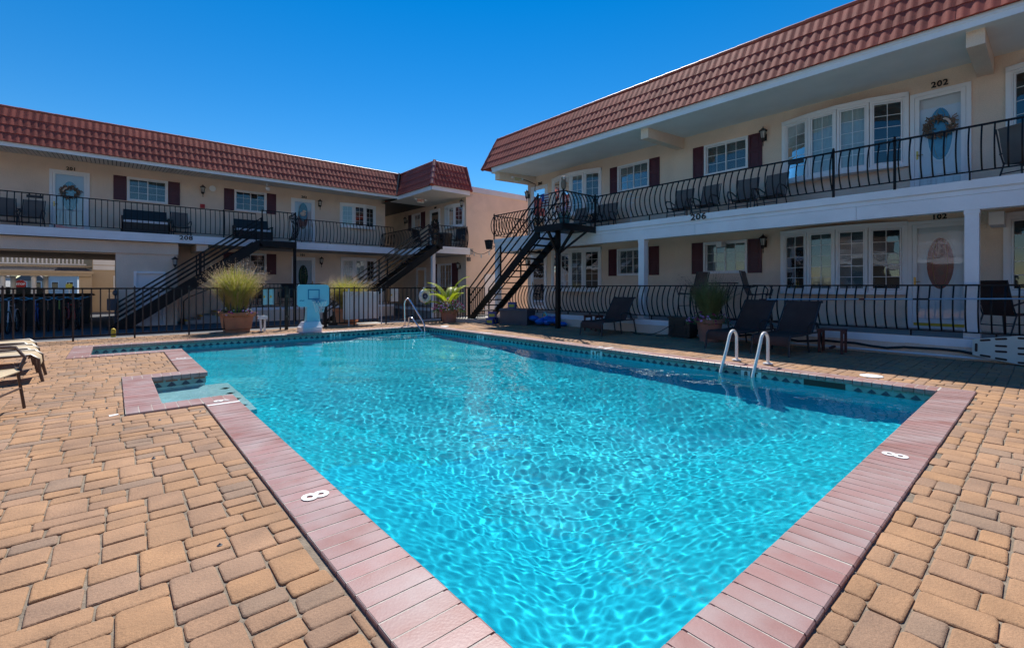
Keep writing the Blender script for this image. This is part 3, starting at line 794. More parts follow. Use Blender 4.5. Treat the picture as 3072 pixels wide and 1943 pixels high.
def caps(roof, a, b, r=.085, L=.42, mat_='tile_cap', name='ridge_cap'):
    a = Vector(a); b = Vector(b); d = b - a; n = max(1, round(d.length / L)); 
    for k_ in range(n):
        p = a + d * (k_ / n); q = a + d * ((k_ + 1.06) / n); obj(name, M().tube([p, q], [r * 1.0, r * .86], 10), mat_, roof, smooth=True)

# ================================================================ right building
RB = thing('motel_building', 'tan two-storey motel block with red tiled mansard, along the right of the pool', 'building', (13.3, 6.0, 0))
dl = [(13.216, 14.187), (1.044, 2.001)]
bowsU = [(10.49, 12.96), (2.02, 4.575), (-1.98, .565)]
winsU = [(8.543, 9.791), (5.43, 6.683), (-5.0, -3.75)]
op = []
for (a, b) in bowsU: op += [(a + .08, b - .08, 4.0, 5.42), (a + .08, b - .08, 1.17, 2.58)]
for (a, b) in winsU: op += [(a + .03, b - .03, 4.55, 5.40), (a + .03, b - .03, 1.67, 2.54)]
for (a, b) in dl: op += [(a + .05, b - .05, 3.12, 5.40), (a + .05, b - .05, .38, 2.62)]
wall('wall', FR, -9, 14.42, 0, 5.9, op, RB)
m = M(); m.face([(13.3, 14.42, -.2), (24, 14.42, -.2), (24, 14.42, 7), (13.3, 14.42, 7)]); m.face([(24, -9, -.2), (24, 14.42, -.2), (24, 14.42, 7), (24, -9, 7)]); m.face([(13.3, -9, -.2), (24, -9, -.2), (24, -9, 7), (13.3, -9, 7)])
obj('side_wall', m, 'stucco', RB)
for i, (a, b) in enumerate(bowsU):
    bow(FR, RB, a, b, 3.91, 5.52, kinds=[(0, 0, 0, 2), (2, 1, 1, 2), (0, 0, 1, 2)][i]); bow(FR, RB, a + .02, b + .03, 1.08, 2.68, kinds=[(2, 0, 1, 2), (2, 0, 0, 2), (0, 0, 1, 2)][i])
for (a, b) in winsU: slider(FR, RB, a, b, 4.52, 5.43, (.36, .32) if a > 6 else (.35, .34)); slider(FR, RB, a + .02, b + .02, 1.64, 2.57)
door(FR, RB, 13.216, 14.187, 3.10, 5.41, 'oval_blue', flip=-1); door(FR, RB, 13.27, 14.2, .365, 2.62, 'oval_pale', flip=-1)
door(FR, RB, 1.044, 2.001, 3.10, 5.45, 'oval_blue', flip=-1, wreath='wreath'); door(FR, RB, 1.0, 2.043, .365, 2.68, 'oval_red', flip=-1, kick=True)
for (s, yc, z, sz) in (('202', 1.525, 5.56, .17), ('203', 13.66, 5.50, .15), ('102', 1.53, 2.74, .15), ('103', 13.72, 2.71, .13)):
    text('house_number', s, sz, 'number', RB, (13.285, yc, z), (0, -1, 0), (0, 0, 1), depth=.02, bold=.004)
# balcony slab and its white edge
obj('balcony_slab', M().box(11.26, 13.29, -9, 14.05, 2.88, 3.088), 'concrete', RB)
obj('slab_edge', M().box(11.20, 11.26, -9, 14.08, 2.948, 3.098).box(11.20, 13.3, 14.05, 14.10, 2.948, 3.096), 'white', RB)
j = 14.06
beam = obj('slab_beam', M().box(11.225, 11.255, -9, 14.06, 2.85, 2.945).box(11.25, 13.3, 14.03, 14.085, 2.585, 2.945), 'white', RB)
ys_ = [14.06, 8.9, 5.9, 2.52, -1, -5, -9]
for a, b in zip(ys_, ys_[1:]): obj('fascia_panel', M().box(11.232, 11.26, b + .004, a - .004, 2.585, 2.846), 'white', beam)
obj('beam_core', M().box(11.26, 11.5, -9, 14.05, 2.59, 2.879), 'white', beam)
obj('wire', M().tube([(11.222, 9.0 - .5 * k_, 2.93 + .006 * math.sin(k_ * 1.7)) for k_ in range(37)], .006, 4), 'pvc', RB)
text('house_number', '206', .215, 'number', RB, (11.19, 5.79, 3.02), (0, -1, 0), (0, 0, 1), depth=.02, bold=.004, stretch=1.2)
for (a, b) in ((.79, .97), (7.405, 7.59), (13.92, 14.08), (-5.6, -5.4)):
    m = M().box(11.25, 11.45, a, b, .36, 2.584); m.box(11.235, 11.465, a - .015, b + .015, .36, .52); m.box(11.24, 11.46, a - .01, b + .01, 2.52, 2.584)
    obj('column', m, 'white', RB)
# patio
obj('patio_slab', M().box(11.11, 13.29, -9, 13.3, .2, .36).box(11.11, 11.25, -9, 13.3, 0, .2), ['patio'], RB)
m = M(); m.box(11.075, 11.112, -9, 13.32, -.1, .365); obj('patio_curb', m, 'stucco', RB)
m = M(); n = 110
for k_ in range(n):
    a, b = -9 + 22.3 * k_ / n, -9 + 22.3 * (k_ + 1) / n; z = .222 + random.gauss(0, .004); m.box(11.066, 11.076, a, b, z, .356)
obj('patio_band', m, 'white', RB)
railing('balcony_railing', FR, (-9, 2.1), (9.11, 2.1), 4.01, 3.235, 3.09, RB, feet=[9 + y_ for y_ in (.9, -.3, 4.6, 6.1, 7.2, 8.4)], posts=[9 + 2.896, 9 + 1.913, 18.1])
railing('balcony_railing', FR, (10.17, 2.1), (14.07, 2.1), 4.01, 3.235, 3.09, RB, posts=[3.9], feet=[1, 2])
railing('balcony_railing', FR, (14.07, 2.1), (14.07, .05), 4.01, 3.235, 3.09, RB, posts=[])
railing('patio_railing', FR, (-9, 2.15), (12.9, 2.15), 1.282, .47, .36, RB, feet=[9 + y_ for y_ in (.58, 1.67, 4.4, 7.1, 9.26, 10.17, 11.6)])
# roof
RF = obj('roof', M().face([(11.1, -9, 5.87), (11.1, 14.66, 5.87), (11.87, 14.66, 7.22), (11.87, -9, 7.22)]).face([(11.87, -9, 7.2), (11.87, 14.66, 7.2), (24.2, 14.66, 7.2), (24.2, -9, 7.2)])
    .face([(11.1, 14.66, 5.87), (11.87, 14.66, 7.2), (24, 14.66, 7.2), (24, 14.66, 5.87)]).face([(11.1, 14.1, 5.868), (24, 14.1, 5.868), (24, 14.66, 5.868), (11.1, 14.66, 5.868)]), 'tile', RB, recalc=False)
sv = Vector((.77, 0, 1.35)).normalized()
tile_plane(RF, (11.08, 14.66, 5.87), (0, -1, 0), sv, 23.6, 4)
caps(RF, (11.9, 14.7, 7.25), (11.9, -9.0, 7.25), .06, .5, 'tile_cap')
caps(RF, (11.08, 14.68, 5.88), (11.88, 14.68, 7.24), .07, .4, 'tile_cap')
obj('fascia', M().box(11.13, 11.17, -9, 14.12, 5.69, 5.885).box(11.115, 11.13, -9, 14.13, 5.80, 5.88), 'white', RF)
m = M(); m.face([(11.17, -9, 5.70), (11.17, 14.12, 5.70), (13.3, 14.12, 5.83), (13.3, -9, 5.83)]); m.face([(11.17, 14.12, 5.70), (13.3, 14.12, 5.83), (13.3, 14.42, 5.83), (11.17, 14.3, 5.7)])
obj('soffit', m, 'soffit', RF, recalc=False)
for (a, b) in ((13.92, 14.19), (7.34, 7.575), (.722, .96), (-6, -5.77)):
    obj('soffit_beam', M().hexa([(11.35, a, 5.44), (13.295, a, 5.50), (13.295, b, 5.50), (11.35, b, 5.44), (11.35, a, 5.712), (13.295, a, 5.828), (13.295, b, 5.828), (11.35, b, 5.712)]), 'stucco', RF)
lantern('black wall lantern beside the upper burgundy shutter and bow window, right building', FR, 5.0, 5.34)
lantern('black wall lantern beside the lower burgundy shutter, right building', FR, 5.0, 2.48)
lantern('black wall lantern at the far upper corner of the right building', FR, 14.34, 5.15)
lantern('black wall lantern low behind the treads of the right staircase', FR, 14.33, 2.35)
# ================================================================ left building with its wing
LB = thing('motel_building', 'tan two-storey motel block with carport opening and corner wing, across the far end', 'building', (4.0, 22.8, GZ))
dU = [(-1.695, -.651), (6.198, 7.247)]
wU = [(.39, 1.634), (3.926, 5.174)]
op = [(a + .05, b - .05, 3.18, 5.33) for a, b in dU] + [(a + .03, b - .03, 4.55, 5.40) for a, b in wU] + [(8.52, 10.24, 4.30, 5.30), (-5.6, -4.4, 4.55, 5.4)]
wall('wall', FL, -9, 10.83, 3.0, 5.9, op, LB)
op = [(6.276, 7.213, .45, 2.6), (3.95, 5.14, 1.85, 2.7), (8.56, 10.28, 1.5, 2.62)]
wall('wall', FL, 1.8, 10.83, GZ, 3.0, op, LB)
FS = Frame((0, 21.15), (1, 0), (0, -1))
wall('store_wall', FS, .06, 1.8, GZ, 2.88, [(.6, 1.4, GZ + .02, 1.77)], LB)
m = M(); m.face([(.06, 21.15, GZ), (.06, 30, GZ), (.06, 30, 2.9), (.06, 21.15, 2.9)]); m.face([(1.8, 21.15, GZ), (1.8, 22.8, GZ), (1.8, 22.8, 2.9), (1.8, 21.15, 2.9)])
m.face([(10.83, 22.8, GZ), (10.83, 30, GZ), (10.83, 30, 5.9), (10.83, 22.8, 5.9)]); m.face([(-9, 30, 2.6), (10.83, 30, 2.6), (10.83, 30, 6.9), (-9, 30, 6.9)]); m.face([(-9, 21, -.2), (-9, 30, -.2), (-9, 30, 6.9), (-9, 21, 6.9)]); m.face([(.06, 30, GZ), (10.83, 30, GZ), (10.83, 30, 2.9), (.06, 30, 2.9)])
obj('side_wall', m, 'stucco', LB)
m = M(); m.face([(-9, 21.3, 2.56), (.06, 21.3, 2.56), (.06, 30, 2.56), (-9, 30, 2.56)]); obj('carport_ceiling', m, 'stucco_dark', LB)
obj('carport_beam', M().box(-9, 1.83, 21.10, 21.4, 2.44, 2.85).box(-9, .06, 21.4, 21.6, 2.40, 2.56), 'stucco', LB)
obj('beam_bracket', M().hexa([(2.38, 21.0, 2.60), (2.75, 21.0, 2.64), (2.75, 22.75, 2.64), (2.38, 22.75, 2.60), (2.38, 21.0, 2.86), (2.75, 21.0, 2.86), (2.75, 22.75, 2.86), (2.38, 22.75, 2.86)]), 'stucco', LB)
slider(FL, LB, .39, 1.634, 4.52, 5.43, (.38, .38)); slider(FL, LB, 3.926, 5.174, 4.52, 5.43, (.37, .38), rows=3, bk=2); slider(FL, LB, -5.63, -4.37, 4.52, 5.43)
slider(FL, LB, 3.92, 5.17, 1.81, 2.73, (.38, .39), bk=2)
door(FL, LB, -1.695, -.651, 3.16, 5.38, 'oval_blue', flip=1, wreath='wreath'); door(FL, LB, 6.198, 7.247, 3.16, 5.365, 'oval_pale', flip=-1)
door(FL, LB, 6.226, 7.263, .42, 2.655, 'oval_green', flip=-1); door(FS, LB, .544, 1.448, GZ + .01, 1.81, None, flip=-1, storm=False)
bow(FL, LB, 8.44, 10.29, 4.19, 5.39, n=3, bulge=.22, rows=4, kinds=(1, 2, 2)); bow(FL, LB, 8.48, 10.32, 1.42, 2.71, n=3, bulge=.22, rows=4, kinds=(1, 1, 2))
for (s, xc, z, sz) in (('201', -1.14, 5.46, .16), ('202', 6.77, 5.455, .15), ('101', 6.70, 2.745, .14)): text('house_number', s, sz, 'number', LB, (xc, 22.785, z), (1, 0, 0), (0, 0, 1), depth=.02, bold=.004)
m = M(); ellipse_prism(m, FL, 6.72, 4.75, .19, .42, .05, .075); obj('welcome_plaque', m, 'oval_blue', LB)
m = M(); m.blob(FL.p(6.70, .09, 4.66), (.13, .03, .1)); m.blob(FL.p(6.76, .09, 4.78), (.09, .03, .06)); obj('plaque_shell', m, 'shell', LB)
# slabs
obj('balcony_slab', M().box(-9, 10.83, 20.95, 22.79, 2.87, 3.15).box(10.83, 12.84, 19.0, 30, 2.84, 3.08).box(10.66, 12.84, 17.72, 20.95, 2.79, 3.05), 'concrete', LB)
for a, b in ((-9, -4), (-4, 2.62), (2.62, 7.2), (7.2, 10.42)): obj('slab_edge', M().box(a + .003, b - .003, 20.9, 20.95, 2.965, 3.165).box(a + .003, b - .003, 20.88, 20.95, 2.87, 2.962), 'white', LB)
obj('slab_edge', M().box(10.60, 10.66, 17.65, 20.88, 2.79, 3.06).box(10.60, 12.62, 17.65, 17.72, 2.765, 2.94).box(10.57, 12.60, 17.62, 17.72, 2.943, 3.065), 'white', LB)
text('house_number', '208', .215, 'number', LB, (2.045, 20.885, 3.065), (1, 0, 0), (0, 0, 1), depth=.02, bold=.004, stretch=1.2)
m = M().box(10.63, 10.78, 17.70, 17.85, GZ, 2.765); obj('column', m, 'white', LB)
# patio with curb, steps with yellow nosings
obj('patio_slab', M().box(3.95, 10.4, 21.02, 22.79, GZ, .40), 'patio', LB)
obj('patio_curb', M().box(3.93, 10.42, 20.985, 21.02, GZ, .30), 'stucco', LB); obj('patio_band', M().box(3.92, 10.43, 20.965, 21.02, .305, .42), 'white', LB)
for k_ in range(3):
    o = obj('step', M().box(2.05 + .5 * k_, 3.92, 21.15, 22.78, GZ + .15 * k_ + .002, GZ + .15 * (k_ + 1)), 'concrete', LB)
    obj('nosing', M().box(2.045 + .5 * k_, 2.13 + .5 * k_, 21.14, 22.0, GZ + .15 * (k_ + 1) - .03, GZ + .15 * (k_ + 1) + .004), 'yellow', o)
m = M().tube([(2.0, 21.2, GZ), (2.0, 21.2, .72), (2.12, 21.2, .85), (3.75, 21.2, 1.62), (3.95, 21.2, 1.62)], .02, 6); obj('step_rail', m, 'iron', LB)
railing('patio_railing', FL, (4.3, 1.72), (10.3, 1.72), 1.38, .55, .42, LB, belly=.0, feet=[.1, 1.5, 3.0, 4.5, 5.9])
railing('balcony_railing', FL, (-9, 1.87), (4.36, 1.87), 4.205, 3.27, 3.16, LB, belly=.07, feet=[9 + q for q in (-3.0, -1.44, .2, 1.2, 2.2, 3.25)], posts=[9 + 3.25], finial=False)
railing('balcony_railing', FL, (5.62, 1.87), (10.36, 1.87), 4.155, 3.24, 3.16, LB, belly=.11, feet=[.5, 1.7, 2.9, 4.1])
railing('balcony_railing', FW, (17.72, 2.2), (17.72, .35), 4.0, 3.12, 3.06, LB, belly=.09, posts=[0.02, 1.84])
railing('balcony_railing', FW, (18.75, 2.2), (24.5, 2.2), 4.0, 3.12, 3.06, LB, belly=.08)
# roof: main mansard, wing mansard, valley
RL = obj('roof', M().face([(-9, 20.9, 5.72), (10.57, 20.9, 5.72), (11.12, 21.72, 6.99), (-9, 21.72, 6.99)]).face([(-9, 21.72, 6.97), (11.2, 21.72, 6.97), (11.2, 30.2, 6.97), (-9, 30.2, 6.97)])
    .face([(10.57, 17.65, 5.72), (10.57, 20.9, 5.72), (11.16, 21.72, 6.99), (11.16, 18.4, 6.99)]).face([(10.57, 17.65, 5.72), (12.68, 17.65, 5.72), (12.9, 18.4, 6.99), (11.16, 18.4, 6.99)])
    .face([(11.16, 18.4, 6.97), (12.9, 18.4, 6.97), (12.9, 30, 6.97), (11.16, 30, 6.97)]).face([(12.68, 17.65, 5.72), (12.9, 18.4, 6.99), (12.9, 30, 6.99), (12.9, 30, 5.72), (12.9, 18.4, 5.72)]), 'tile', LB, recalc=False)
uL = Vector((0, .82, 1.27)).normalized()
tile_plane(RL, (-9.0, 20.88, 5.72), (1, 0, 0), uL, 19.75, 4, keep=lambda s, t: s - 9.0 < 10.5 + t * .36)
uA = Vector((.59, 0, 1.27)).normalized()
tile_plane(RL, (10.55, 20.98, 5.72), (0, -1, 0), uA, 3.36, 4, keep=lambda s, t: 20.98 - s > 17.72 + t * .54 and 20.98 - s < 20.95 + t * .5)
tile_plane(RL, (10.6, 17.63, 5.72), (1, 0, 0), Vector((.05, .75, 1.27)).normalized(), 2.05, 4, keep=lambda s, t: s + 10.6 > 10.62 + t * .40)
caps(RL, (-9.0, 21.74, 7.0), (11.1, 21.74, 7.0), .055, .42); caps(RL, (11.14, 21.7, 7.0), (11.14, 18.45, 7.0), .055, .42); caps(RL, (11.2, 18.42, 7.0), (12.9, 18.42, 7.0), .055, .42)
caps(RL, (10.55, 17.62, 5.73), (11.15, 18.39, 7.02), .095, .36); caps(RL, (12.69, 17.63, 5.72), (12.92, 18.40, 7.0), .06, .4)
obj('valley', M().hexa([(10.50, 20.80, 5.70), (10.62, 20.92, 5.70), (10.60, 20.95, 5.74), (10.46, 20.86, 5.74), (11.06, 21.62, 7.04), (11.18, 21.74, 7.04), (11.16, 21.78, 7.09), (11.02, 21.68, 7.09)]), 'valley', RL)
obj('fascia', M().box(-9, 10.6, 20.93, 20.97, 5.59, 5.745).box(10.585, 10.625, 17.68, 20.93, 5.535, 5.735).box(10.585, 12.62, 17.665, 17.705, 5.53, 5.735), 'white', RL)
n = int((10.6 + 9.0) / .115)
for k_ in range(n):
    a = -9.0 + .115 * k_; obj('soffit_board', M().hexa([(a + .012, 20.97, 5.605), (a + .105, 20.97, 5.605), (a + .105, 22.79, 5.765), (a + .012, 22.79, 5.765), (a + .012, 20.97, 5.62), (a + .105, 20.97, 5.62), (a + .105, 22.79, 5.78), (a + .012, 22.79, 5.78)]), 'soffit_board', RL)
m = M().face([(-9, 20.97, 5.625), (12.84, 20.97, 5.625), (12.84, 22.8, 5.785), (-9, 22.8, 5.785)]).face([(10.6, 17.7, 5.575), (12.84, 17.7, 5.575), (12.84, 30, 5.66), (10.6, 30, 5.66)]); obj('soffit_gap_shade', m, 'valley', RL, recalc=False)  # black sheet stands in for shade between boards and in the wing recess
for k_ in range(34):
    a = 17.71 + .12 * k_; obj('soffit_board', M().box(10.63, 12.84, a + .010, a + .110, 5.55, 5.57), 'soffit_board', RL)
# wing walls
op = [(20.68, 21.56, 3.12, 5.28), (22.62, 23.56, 4.48, 5.32), (18.55, 20.08, 4.25, 5.2), (22.1, 23.0, .3, 2.28), (19.55, 20.8, .95, 2.4)]
wall('wall', FW, 18.3, 30, GZ, 5.9, op, LB)
m = M(); m.face([(12.85, 18.3, GZ), (30, 18.3, GZ), (30, 18.3, 5.9), (12.85, 18.3, 5.9)]); m.face([(30, 18.3, GZ), (30, 30, GZ), (30, 30, 5.9), (30, 18.3, 5.9)]); m.face([(12.85, 18.3, 5.9), (30, 18.3, 5.9), (30, 30, 5.9), (12.85, 30, 5.9)])
obj('end_wall', m, 'stucco', LB)
obj('parapet_trim', M().box(12.95, 30, 18.24, 18.32, 5.85, 6.11), 'white_trim', LB)
bow(FW, LB, 18.45, 20.15, 4.17, 5.30, n=3, bulge=.22, rows=4, kinds=(2, 2, 2)); slider(FW, LB, 22.58, 23.59, 4.45, 5.35, (.42, .40), bk=2)
door(FW, LB, 20.62, 21.61, 3.08, 5.33, 'oval_pale', flip=-1, wreath='wreath_dark'); door(FW, LB, 22.05, 23.08, .28, 2.33, 'oval_pale', flip=-1)
slider(FW, LB, 19.5, 20.85, .9, 2.45, (.5, .43), sides=(1, 1), rows=4, bk=2)
text('house_number', '203', .14, 'number', LB, (12.84, 21.1, 5.42), (0, -1, 0), (0, 0, 1), depth=.02, bold=.003)
obj('wing_patio', M().box(11.0, 12.84, 18.4, 26, GZ, .28), 'patio', LB); obj('wing_patio_band', M().box(10.94, 10.995, 18.4, 26, .16, .29), 'white', LB)
obj('utility_door', M().hexa([(13.95, 18.29, GZ), (14.75, 18.29, GZ), (14.75, 18.26, GZ), (13.95, 18.26, GZ), (13.95, 18.29, 1.9), (14.75, 18.29, 1.9), (14.75, 18.26, 1.9), (13.95, 18.26, 1.9)]), 'door', LB)
lantern('black wall lantern between two upper windows of the left building', FL, 2.785, 5.26)
lantern('black wall lantern right of the upper door numbered 202, left building', FL, 7.46, 5.25)
lantern('black wall lantern right of the lower door with green oval glass', FL, 7.53, 2.52)
lantern('black wall lantern at the outer upper corner of the wing', FW, 18.5, 5.30)
lantern('black wall lantern at the outer lower corner of the wing', FW, 18.8, 2.30)
lantern('black wall lantern deep in the shaded upper walkway of the wing', FW, 24.2, 5.1)
lantern('small black wall lantern behind the left staircase rails', FS, 1.72, 2.2)

# ================================================================ staircases of black steel
def railset(m, a, b, offs, r=.017):
    for dz in offs: m.bar(Vector(a) + Vector((0, 0, dz)), Vector(b) + Vector((0, 0, dz)), .034, .034)
# right staircase, runs along Y down from the landing
T = thing('staircase', 'black steel staircase with open treads climbing to the right balcony landing', 'staircase', (10.2, 12.0, 0))
for x in (9.80, 10.70):
    obj('stringer', M().hexa([(x - .03, 13.80, .12), (x + .03, 13.80, .12), (x + .03, 13.45, .12), (x - .03, 13.45, .12), (x - .03, 10.10, 3.06), (x + .03, 10.10, 3.06), (x + .03, 10.10, 2.76), (x - .03, 10.10, 2.76)]), 'iron', T)
for k_ in range(14):
    t = (k_ + .6) / 14.6; yc = 13.62 - t * 3.5; z = .12 + t * 2.86; obj('tread', M().box(9.83, 10.67, yc - .13, yc + .13, z - .035, z), 'iron', T)
for x in (9.80, 10.70):
    m = M(); railset(m, (x, 13.76, .30), (x, 10.15, 3.16), (.90, .60, .32)); obj('handrail', m, 'iron', T)
    for yc in (13.76, 11.96): obj('post', M().box(x - .02, x + .02, yc - .02, yc + .02, .14 + (13.76 - yc) * .8, 1.2 + (13.76 - yc) * .792), 'iron', T)
obj('landing', M().box(9.74, 11.19, 9.10, 10.2, 2.965, 3.06).box(9.72, 9.76, 9.08, 10.22, 2.9, 3.09).box(9.72, 11.19, 9.06, 9.10, 2.9, 3.09), 'iron', T)
obj('support_post', M().box(10.19, 10.31, 9.70, 9.82, 0, 2.96), 'iron', T)
m = M(); m.bar((10.25, 9.76, 2.25), (9.82, 9.76, 2.93), .07); m.bar((10.25, 9.76, 2.25), (10.9, 9.2, 2.93), .07); m.bar((10.25, 9.76, 2.25), (10.25, 9.15, 2.93), .07); obj('brace', m, 'iron', T)
railing('landing_railing', FR, (9.11, 3.5), (10.17, 3.5), 4.02, 3.235, 3.06, T, posts=[0.0, 1.06]); railing('landing_railing', FR, (9.11, 3.5), (9.11, 2.1), 4.02, 3.235, 3.06, T)
# left staircase, runs along X
T = thing('staircase', 'black steel staircase with rails in front of the white storeroom door', 'staircase', (2.2, 20.3, GZ))
for yy in (20.05, 20.85):
    obj('stringer', M().hexa([(-.19, yy - .03, GZ), (-.19, yy + .03, GZ), (.40, yy + .03, GZ), (.40, yy - .03, GZ), (4.22, yy - .03, 3.06), (4.22, yy + .03, 3.06), (4.45, yy + .03, 2.84), (4.45, yy - .03, 2.84)]), 'iron', T)
for k_ in range(15):
    t = (k_ + .6) / 15.6; xc = .1 + t * 4.2; z = GZ + t * 3.2; obj('tread', M().box(xc - .13, xc + .13, 20.08, 20.82, z - .03, z + .005), 'iron', T)
for yy in (20.05, 20.85):
    m = M(); railset(m, (.1, yy, .72), (4.36, yy, 3.93), (0, -.17, -.34, -.51)); obj('handrail', m, 'iron', T)
    for xc in (.1, 2.36, 2.50, 4.36): obj('post', M().box(xc - .02, xc + .02, yy - .02, yy + .02, GZ + xc * .735, .74 + (xc - .1) * .755), 'iron', T)
obj('landing', M().box(4.3, 5.66, 20.02, 20.88, 2.84, 3.08), 'iron', T)
obj('support_post', M().box(5.60, 5.70, 20.2, 20.3, GZ, 2.85), 'iron', T)
railing('landing_railing', FL, (4.4, 2.75), (5.62, 2.75), 4.24, 3.2, 3.08, T, belly=.12, posts=[0, 1.22], finial=False); railing('landing_railing', FL, (5.62, 2.75), (5.62, 1.87), 4.22, 3.2, 3.08, T, belly=.16, finial=False)
# wing staircase
T = thing('staircase', 'black steel staircase rising to the wing balcony behind the white panel', 'staircase', (8.0, 17.2, GZ))
for yy in (16.85, 17.6):
    obj('stringer', M().hexa([(5.75, yy - .03, GZ), (5.75, yy + .03, GZ), (6.10, yy + .03, GZ), (6.10, yy - .03, GZ), (10.3, yy - .03, 3.04), (10.3, yy + .03, 3.04), (10.5, yy + .03, 2.85), (10.5, yy - .03, 2.85)]), 'iron', T)
for k_ in range(15):
    t = (k_ + .6) / 15.6; xc = 6.0 + t * 4.3; z = GZ + t * 3.2; obj('tread', M().box(xc - .13, xc + .13, 16.88, 17.57, z - .03, z + .005), 'iron', T)
for yy in (16.85, 17.6):
    m = M(); railset(m, (6.0, yy, .85), (10.42, yy, 3.98), (0, -.18, -.36, -.54)); obj('handrail', m, 'iron', T)
    for xc in (6.0, 8.1, 10.4): obj('post', M().box(xc - .02, xc + .02, yy - .02, yy + .02, GZ + (xc - 5.9) * .7, .87 + (xc - 6.0) * .708), 'iron', T)
obj('landing', M().box(10.3, 10.6, 16.82, 17.7, 2.86, 3.05), 'iron', T)

# ================================================================ fences
T = thing('pool_fence', 'black iron picket fence with bottom rail along the far deck edge', 'fence', (2.0, 14.7, 0))
pk = mesh('picket', M().box(-.0135, .0135, -.0135, .0135, .1, 1.225), 'iron_rust'); ps = mesh('post', M().box(-.018, .018, -.018, .018, -.02, 1.25).blob((0, 0, 1.262), (.018, .018, .018), seg=6, rings=4), 'iron_rust')
segs = [(-8, 3.85), (5.03, 9.78)]
for (a, b) in segs:
    obj('top_rail', M().box(a, b, 14.68, 14.72, 1.197, 1.234), 'iron', T); obj('bottom_rail', M().box(a, b, 14.685, 14.715, .096, .126), 'iron', T)
x = -.704 - .1575 * 46; kk = -46
while x < 9.8:
    if any(a - .01 <= x <= b + .01 for a, b in segs):
        inst('post' if kk % 7 == 0 else 'picket', ps if kk % 7 == 0 else pk, T, Matrix.Translation((x, 14.7, 0)))
    x += .1575; kk += 1
T = thing('pool_gate', 'black iron picket gate behind the basketball hoop', 'gate', (4.4, 14.7, 0))
for x in (3.87, 5.0): obj('gate_post', M().box(x - .04, x + .04, 14.66, 14.74, -.02, 1.28), 'iron', T)
obj('gate_rail', M().box(3.92, 4.95, 14.69, 14.715, 1.17, 1.2).box(3.92, 4.95, 14.69, 14.715, .1, .125), 'iron', T)
for k_ in range(8): inst('picket', pk, T, Matrix.Translation((3.95 + .14 * k_, 14.7, -.03)))
obj('latch', M().box(3.83, 3.92, 14.62, 14.66, .95, 1.02).box(3.83, 3.92, 14.62, 14.66, .35, .42), 'black', T)
T = thing('side_fence', 'short black picket fence beside the right staircase platform', 'fence', (10.3, 14.9, 0))
obj('rail', M().bar((9.75, 14.75, 1.23), (9.82, 13.86, 1.23), .03).bar((9.82, 13.86, 1.23), (11.1, 14.55, 1.23), .03).bar((9.75, 14.75, .2), (9.82, 13.86, .2), .024).bar((9.82, 13.86, .2), (11.1, 14.55, .2), .024), 'iron', T)
for k_ in range(7): inst('picket', pk, T, Matrix.Translation((9.75 + .011 * k_, 14.75 - .148 * k_, .02)))
for k_ in range(1, 10): inst('picket', pk, T, Matrix.Translation((9.82 + .142 * k_, 13.86 + .077 * k_, .02)))
m = M().prism([(9.28, 13.87), (9.86, 12.86), (11.1, 12.6), (11.1, 14.95), (9.6, 14.9)], -.1, .118); o = obj('stair_platform', m, 'concrete'); tag(o, None, None, kind='structure')

m = M().box(5.6, 30, 15.131, 18.29, GZ - .05, GZ + .02); o = obj('walkway', m, 'concrete'); tag(o, None, None, kind='structure')  # walkway slab in pale concrete, added to bounce light onto the wing's end wall
# ================================================================ furniture kits (front faces -Y)
def sling(m, prof, x0, x1, th=.012):              # prof: list of (y, z); a thin curved sheet with thickness
    n = len(prof)
    for (y, z) in prof: m.v += [(x0, y, z), (x1, y, z), (x1, y + .003, z - th), (x0, y + .003, z - th)]
    for k_ in range(n - 1):
        for q in range(4): m.f.append((4 * k_ + q, 4 * k_ + (q + 1) % 4, 4 * k_ + 4 + (q + 1) % 4, 4 * k_ + 4 + q)); m.mi.append(0)
    m.f += [(0, 1, 2, 3), (4 * n - 4, 4 * n - 3, 4 * n - 2, 4 * n - 1)]; m.mi += [0, 0]
    return m
def make_chair(label, sl_, fr_='frame_dark', tall=0.0, cushion=None, arms=True):
    t = thing('patio_chair', label, 'chair')
    z = .42 + tall
    m = sling(M(), [(-.25, z - .03), (-.22, z), (0, z - .02), (.2, z - .03)], -.24, .24); obj('seat', m, sl_, t, smooth=True)
    m = sling(M(), [(.2, z - .02), (.25, z + .12), (.31, z + .36), (.345, z + .56), (.375, z + .59)], -.24, .24); obj('backrest', m, sl_, t, smooth=True)
    for s_ in (-1, 1):
        x = .262 * s_
        obj('side_rail', M().tube([(x, -.26, z - .04), (x, -.2, z + .005), (x, .2, z - .025), (x, .26, z + .12), (x, .32, z + .36), (x, .38, z + .59)], .014, 6), fr_, t, smooth=True)
        obj('leg', M().tube([(x, -.22, z + .0), (x * 1.04, -.27, 0)], .014, 6), fr_, t); obj('leg', M().tube([(x, .18, z), (x * 1.04, .34, 0)], .014, 6), fr_, t)
        if arms: obj('armrest', M().tube([(x, -.24, z - .02), (x * 1.1, -.27, z + .1), (x * 1.12, -.2, z + .205), (x * 1.12, .05, z + .215), (x * 1.06, .26, z + .15)], .016, 6), fr_, t, smooth=True)
    obj('stretcher', M().tube([(-.26, -.245, z * .5), (.26, -.245, z * .5)], .01, 6).tube([(-.26, .26, z * .5), (.26, .26, z * .5)], .01, 6), fr_, t)
    return t
